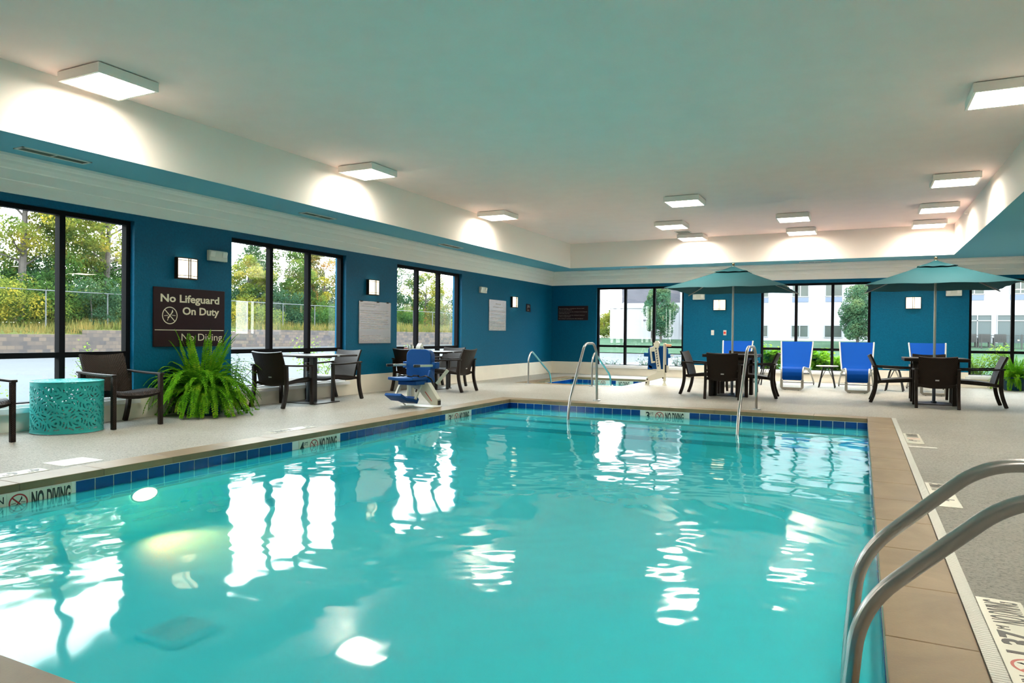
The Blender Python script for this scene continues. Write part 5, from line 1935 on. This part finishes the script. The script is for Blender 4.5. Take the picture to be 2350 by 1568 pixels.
# ------------------------------------------------------------------ outdoors, behind the back wall
struct('ground_pavement', MB().box(XL - WT - 0.01, 60, YB + WT, 46.5, -0.6, 0.03), 'concrete', smooth=False)
gnd('lawn_back', [((-22, 45.5, 0.03), (60, 45.5, 0.03), (60, 54, 0.93), (-22, 54, 0.93)),
                  ((-22, 54, 0.93), (60, 54, 0.93), (60, 110, 1.1), (-28, 110, 1.1)),
                  ((-3.2, 24.0, 0.035), (60, 24.0, 0.035), (60, 46, 0.30), (-3.2, 46, 0.30))], 'lawn')

bd = thing('hotel_building', 'pale stucco hotel wing with rows of windows across the lawn', 'building', (0, 54, 0.8))
wb_ = MB()
wb_.box(-12.45, 40, 0, 14, 0, 13)
wb_.build('wall', 'stucco', bd, smooth=False)
lw_ = MB()
lw_.box(-18.08, -12.45, 0.1, 14, 0, 2.92)
lw_.box(-18.15, -12.45, 0.04, 14, 2.55, 2.95)
lw_.build('low_wall', 'stucco', bd, smooth=False)
MB().box(-18.10, -12.45, 3.2, 14, 2.92, 8.5).build('upper_wall', 'stucco_grey', bd, smooth=False)
def bwin(x0, x1, z0, z1, panel, bars=1, mat='bglass', tr=None):
    z0 -= 0.8; z1 -= 0.8
    f = MB()
    b = 0.055
    f.box(x0 - b, x1 + b, -0.05, 0.02, z0 - b, z0)
    f.box(x0 - b, x1 + b, -0.05, 0.02, z1, z1 + b)
    f.box(x0 - b, x0, -0.05, 0.02, z0, z1)
    f.box(x1, x1 + b, -0.05, 0.02, z0, z1)
    for k in range(bars):
        c = x0 + (x1 - x0) * (k + 1) / (bars + 1)
        f.box(c - 0.03, c + 0.03, -0.05, 0.02, z0, z1)
    if tr: f.box(x0, x1, -0.05, 0.02, tr - 0.83, tr - 0.77)
    w = f.build('window', 'bframe', bd, smooth=False)
    MB().box(x0, x1, -0.012, 0.0, z0, z1).build('glass', mat, w, smooth=False)
    if panel: MB().box(x0 - 0.02, x1 + 0.02, -0.03, 0.0, z0 - 0.42, z0 - 0.10).build('spandrel', 'bpanel', w, smooth=False)
for x in (-12.3, -9.85, -7.15, -4.45, -2.28, 0.5):
    bwin(x, x + 1.05, 1.22, 2.0, False)
for x in (-12.0, -9.8, -7.1, -4.42, -2.25, 0.2, 3.1, 6.0, 8.45, 11.2):
    bwin(x, x + 1.02, 4.10, 5.15, True)
    bwin(x, x + 1.02, 6.90, 7.95, True)
for x, w_ in ((3.2, 1.1), (5.2, 2.25), (7.80, 2.3), (10.5, 2.3)):
    bwin(x, x + w_, 0.86, 2.70, False, 2 if w_ > 1.5 else 1, 'cafe', 2.36)
lp = MB()
rl = random.Random(2)
for k in range(12):
    lp.xbox(T(rl.uniform(7.7, 12.8), -0.02, rl.uniform(0.30, 1.05)), rl.uniform(0.06, 0.16), 0.008, rl.uniform(0.06, 0.12))
lp.build('lit_lamp', 'cafelamp', bd, smooth=False)
MB().box(-15.35, -15.05, 0.06, 0.10, 1.55, 1.65).build('louvre', 'stucco_grey', bd, smooth=False)
MB().tube([(-11.75, -0.05, 0), (-11.75, -0.05, 7)], 0.035, 6).build('downpipe', 'bframe', bd)

rlg = thing('patio_railing', 'black metal railing round the patio in front of the lit cafe windows', 'railing', (7.5, 50.6, 0.55))
rb = MB()
rb.bar((-5, 0, 0.85), (9, 0, 0.85), 0.04, 0.035).bar((-5, 0, 0.70), (9, 0, 0.70), 0.03, 0.025).bar((-5, 0, 0.10), (9, 0, 0.10), 0.03, 0.025)
for k in range(128): rb.bar((-5 + 0.11 * k, 0, 0.10), (-5 + 0.11 * k, 0, 0.85), 0.014, 0.014)
rb.build('rail_panel', 'blackmetal', rlg, smooth=False)
for k in range(8): MB().bar((-5 + 2 * k, 0, -0.1), (-5 + 2 * k, 0, 0.92), 0.05, 0.05).build('post', 'blackmetal', rlg, smooth=False)
def patio_chair(x, lab, first=[None]):
    if first[0] is not None:
        return dup(first[0], (x, 51.6, 0.68), 0.0, lab)
    t = thing('patio_chair', lab, 'chair', (x, 51.6, 0.68), 0, 'dark patio chairs outside the cafe')
    MB().box(-0.30, 0.30, -0.27, -0.21, 0.30, 0.80).build('backrest', 'blackmetal', t, smooth=False)
    MB().box(-0.30, 0.30, -0.27, 0.30, 0.30, 0.40).build('seat', 'blackmetal', t, smooth=False)
    for sx in (-0.28, 0.28):
        for sy in (-0.24, 0.26): MB().box(sx - 0.03, sx + 0.03, sy - 0.03, sy + 0.03, 0, 0.58).build('leg', 'blackmetal', t, smooth=False)
    first[0] = t
    return t
patio_chair(6.05, 'dark patio chair farthest left behind the railing outside the right window')
patio_chair(6.75, 'second dark patio chair from the left behind the patio railing')
patio_chair(7.55, 'third dark patio chair from the left behind the patio railing')
patio_chair(9.35, 'dark patio chair right of the window mullion, outside by the lit cafe')

tree((-13.4, 52.0, 0.75), 'egg-shaped green tree on the lawn behind the folded pool lift', 3.95, 1.42, 'leaf_grey', 201, 'pear', 15000, 0.12, 'lawn trees')
tree((-14.25, 52.6, 0.75), 'slimmer tree just left of the egg-shaped lawn tree', 3.9, 0.62, 'leaf_grey', 204, 'pear', 5000, 0.12, 'lawn trees')
tree((-0.20, 50.0, 0.55), 'round green lawn tree seen through the middle back window', 4.0, 1.30, 'leaf_grey', 202, 'pear', 15000, 0.12, 'lawn trees')
for i, (x, y, h, lab) in enumerate(((-21.2, 62, 2.6, 'yellow green tree at the left edge of the back whirlpool window'), (-24.1, 70, 2.4, 'distant tree left of the low pale building'))):
    tree((x, y, 1.0), lab, h, 1.3, 'leaf_yellow', 210 + i, 'bush', 3500, 0.16, 'trees beyond the low building')
HS = 'bright hosta clumps outside the middle window'
for i, (x, lab) in enumerate(((-2.25, 'bright hosta clump at the left jamb of the middle back window'), (-1.65, 'bright hosta clump behind the middle blue lounger'), (-1.0, 'bright hosta clump left of the small window table'), (-0.45, 'bright hosta clump right of the small window table'), (0.15, 'bright hosta clump behind the lounger right of the small table'))):
    shrub((x, 20.55, 0.03), lab, 0.93 - 0.06 * i, 0.40, 'leaf_hosta', 900, 0.17, 30 + i, HS)
for i, (x, lab) in enumerate(((2.55, 'feathery lime shrub at the left jamb of the right window'), (3.25, 'feathery lime shrub behind the chair at the right window'), (4.0, 'feathery lime shrub behind the right-edge fern'))):
    shrub((x, 20.75, 0.03), lab, 0.92, 0.55, 'leaf_feather', 1500, 0.075, 40 + i, 'feathery shrubs outside the right window')
for i, (x, h, lab) in enumerate(((-6.75, 0.42, 'sparse plant outside the whirlpool window, far left'), (-5.65, 0.45, 'low plant outside the whirlpool window left of the folded lift'), (-4.75, 0.52, 'low plant outside the whirlpool window right of the folded lift'))):
    shrub((x, 20.35, 0.03), lab, h, 0.38, 'leaf_grey', 300, 0.06, 50 + i, 'low plants outside the whirlpool window')
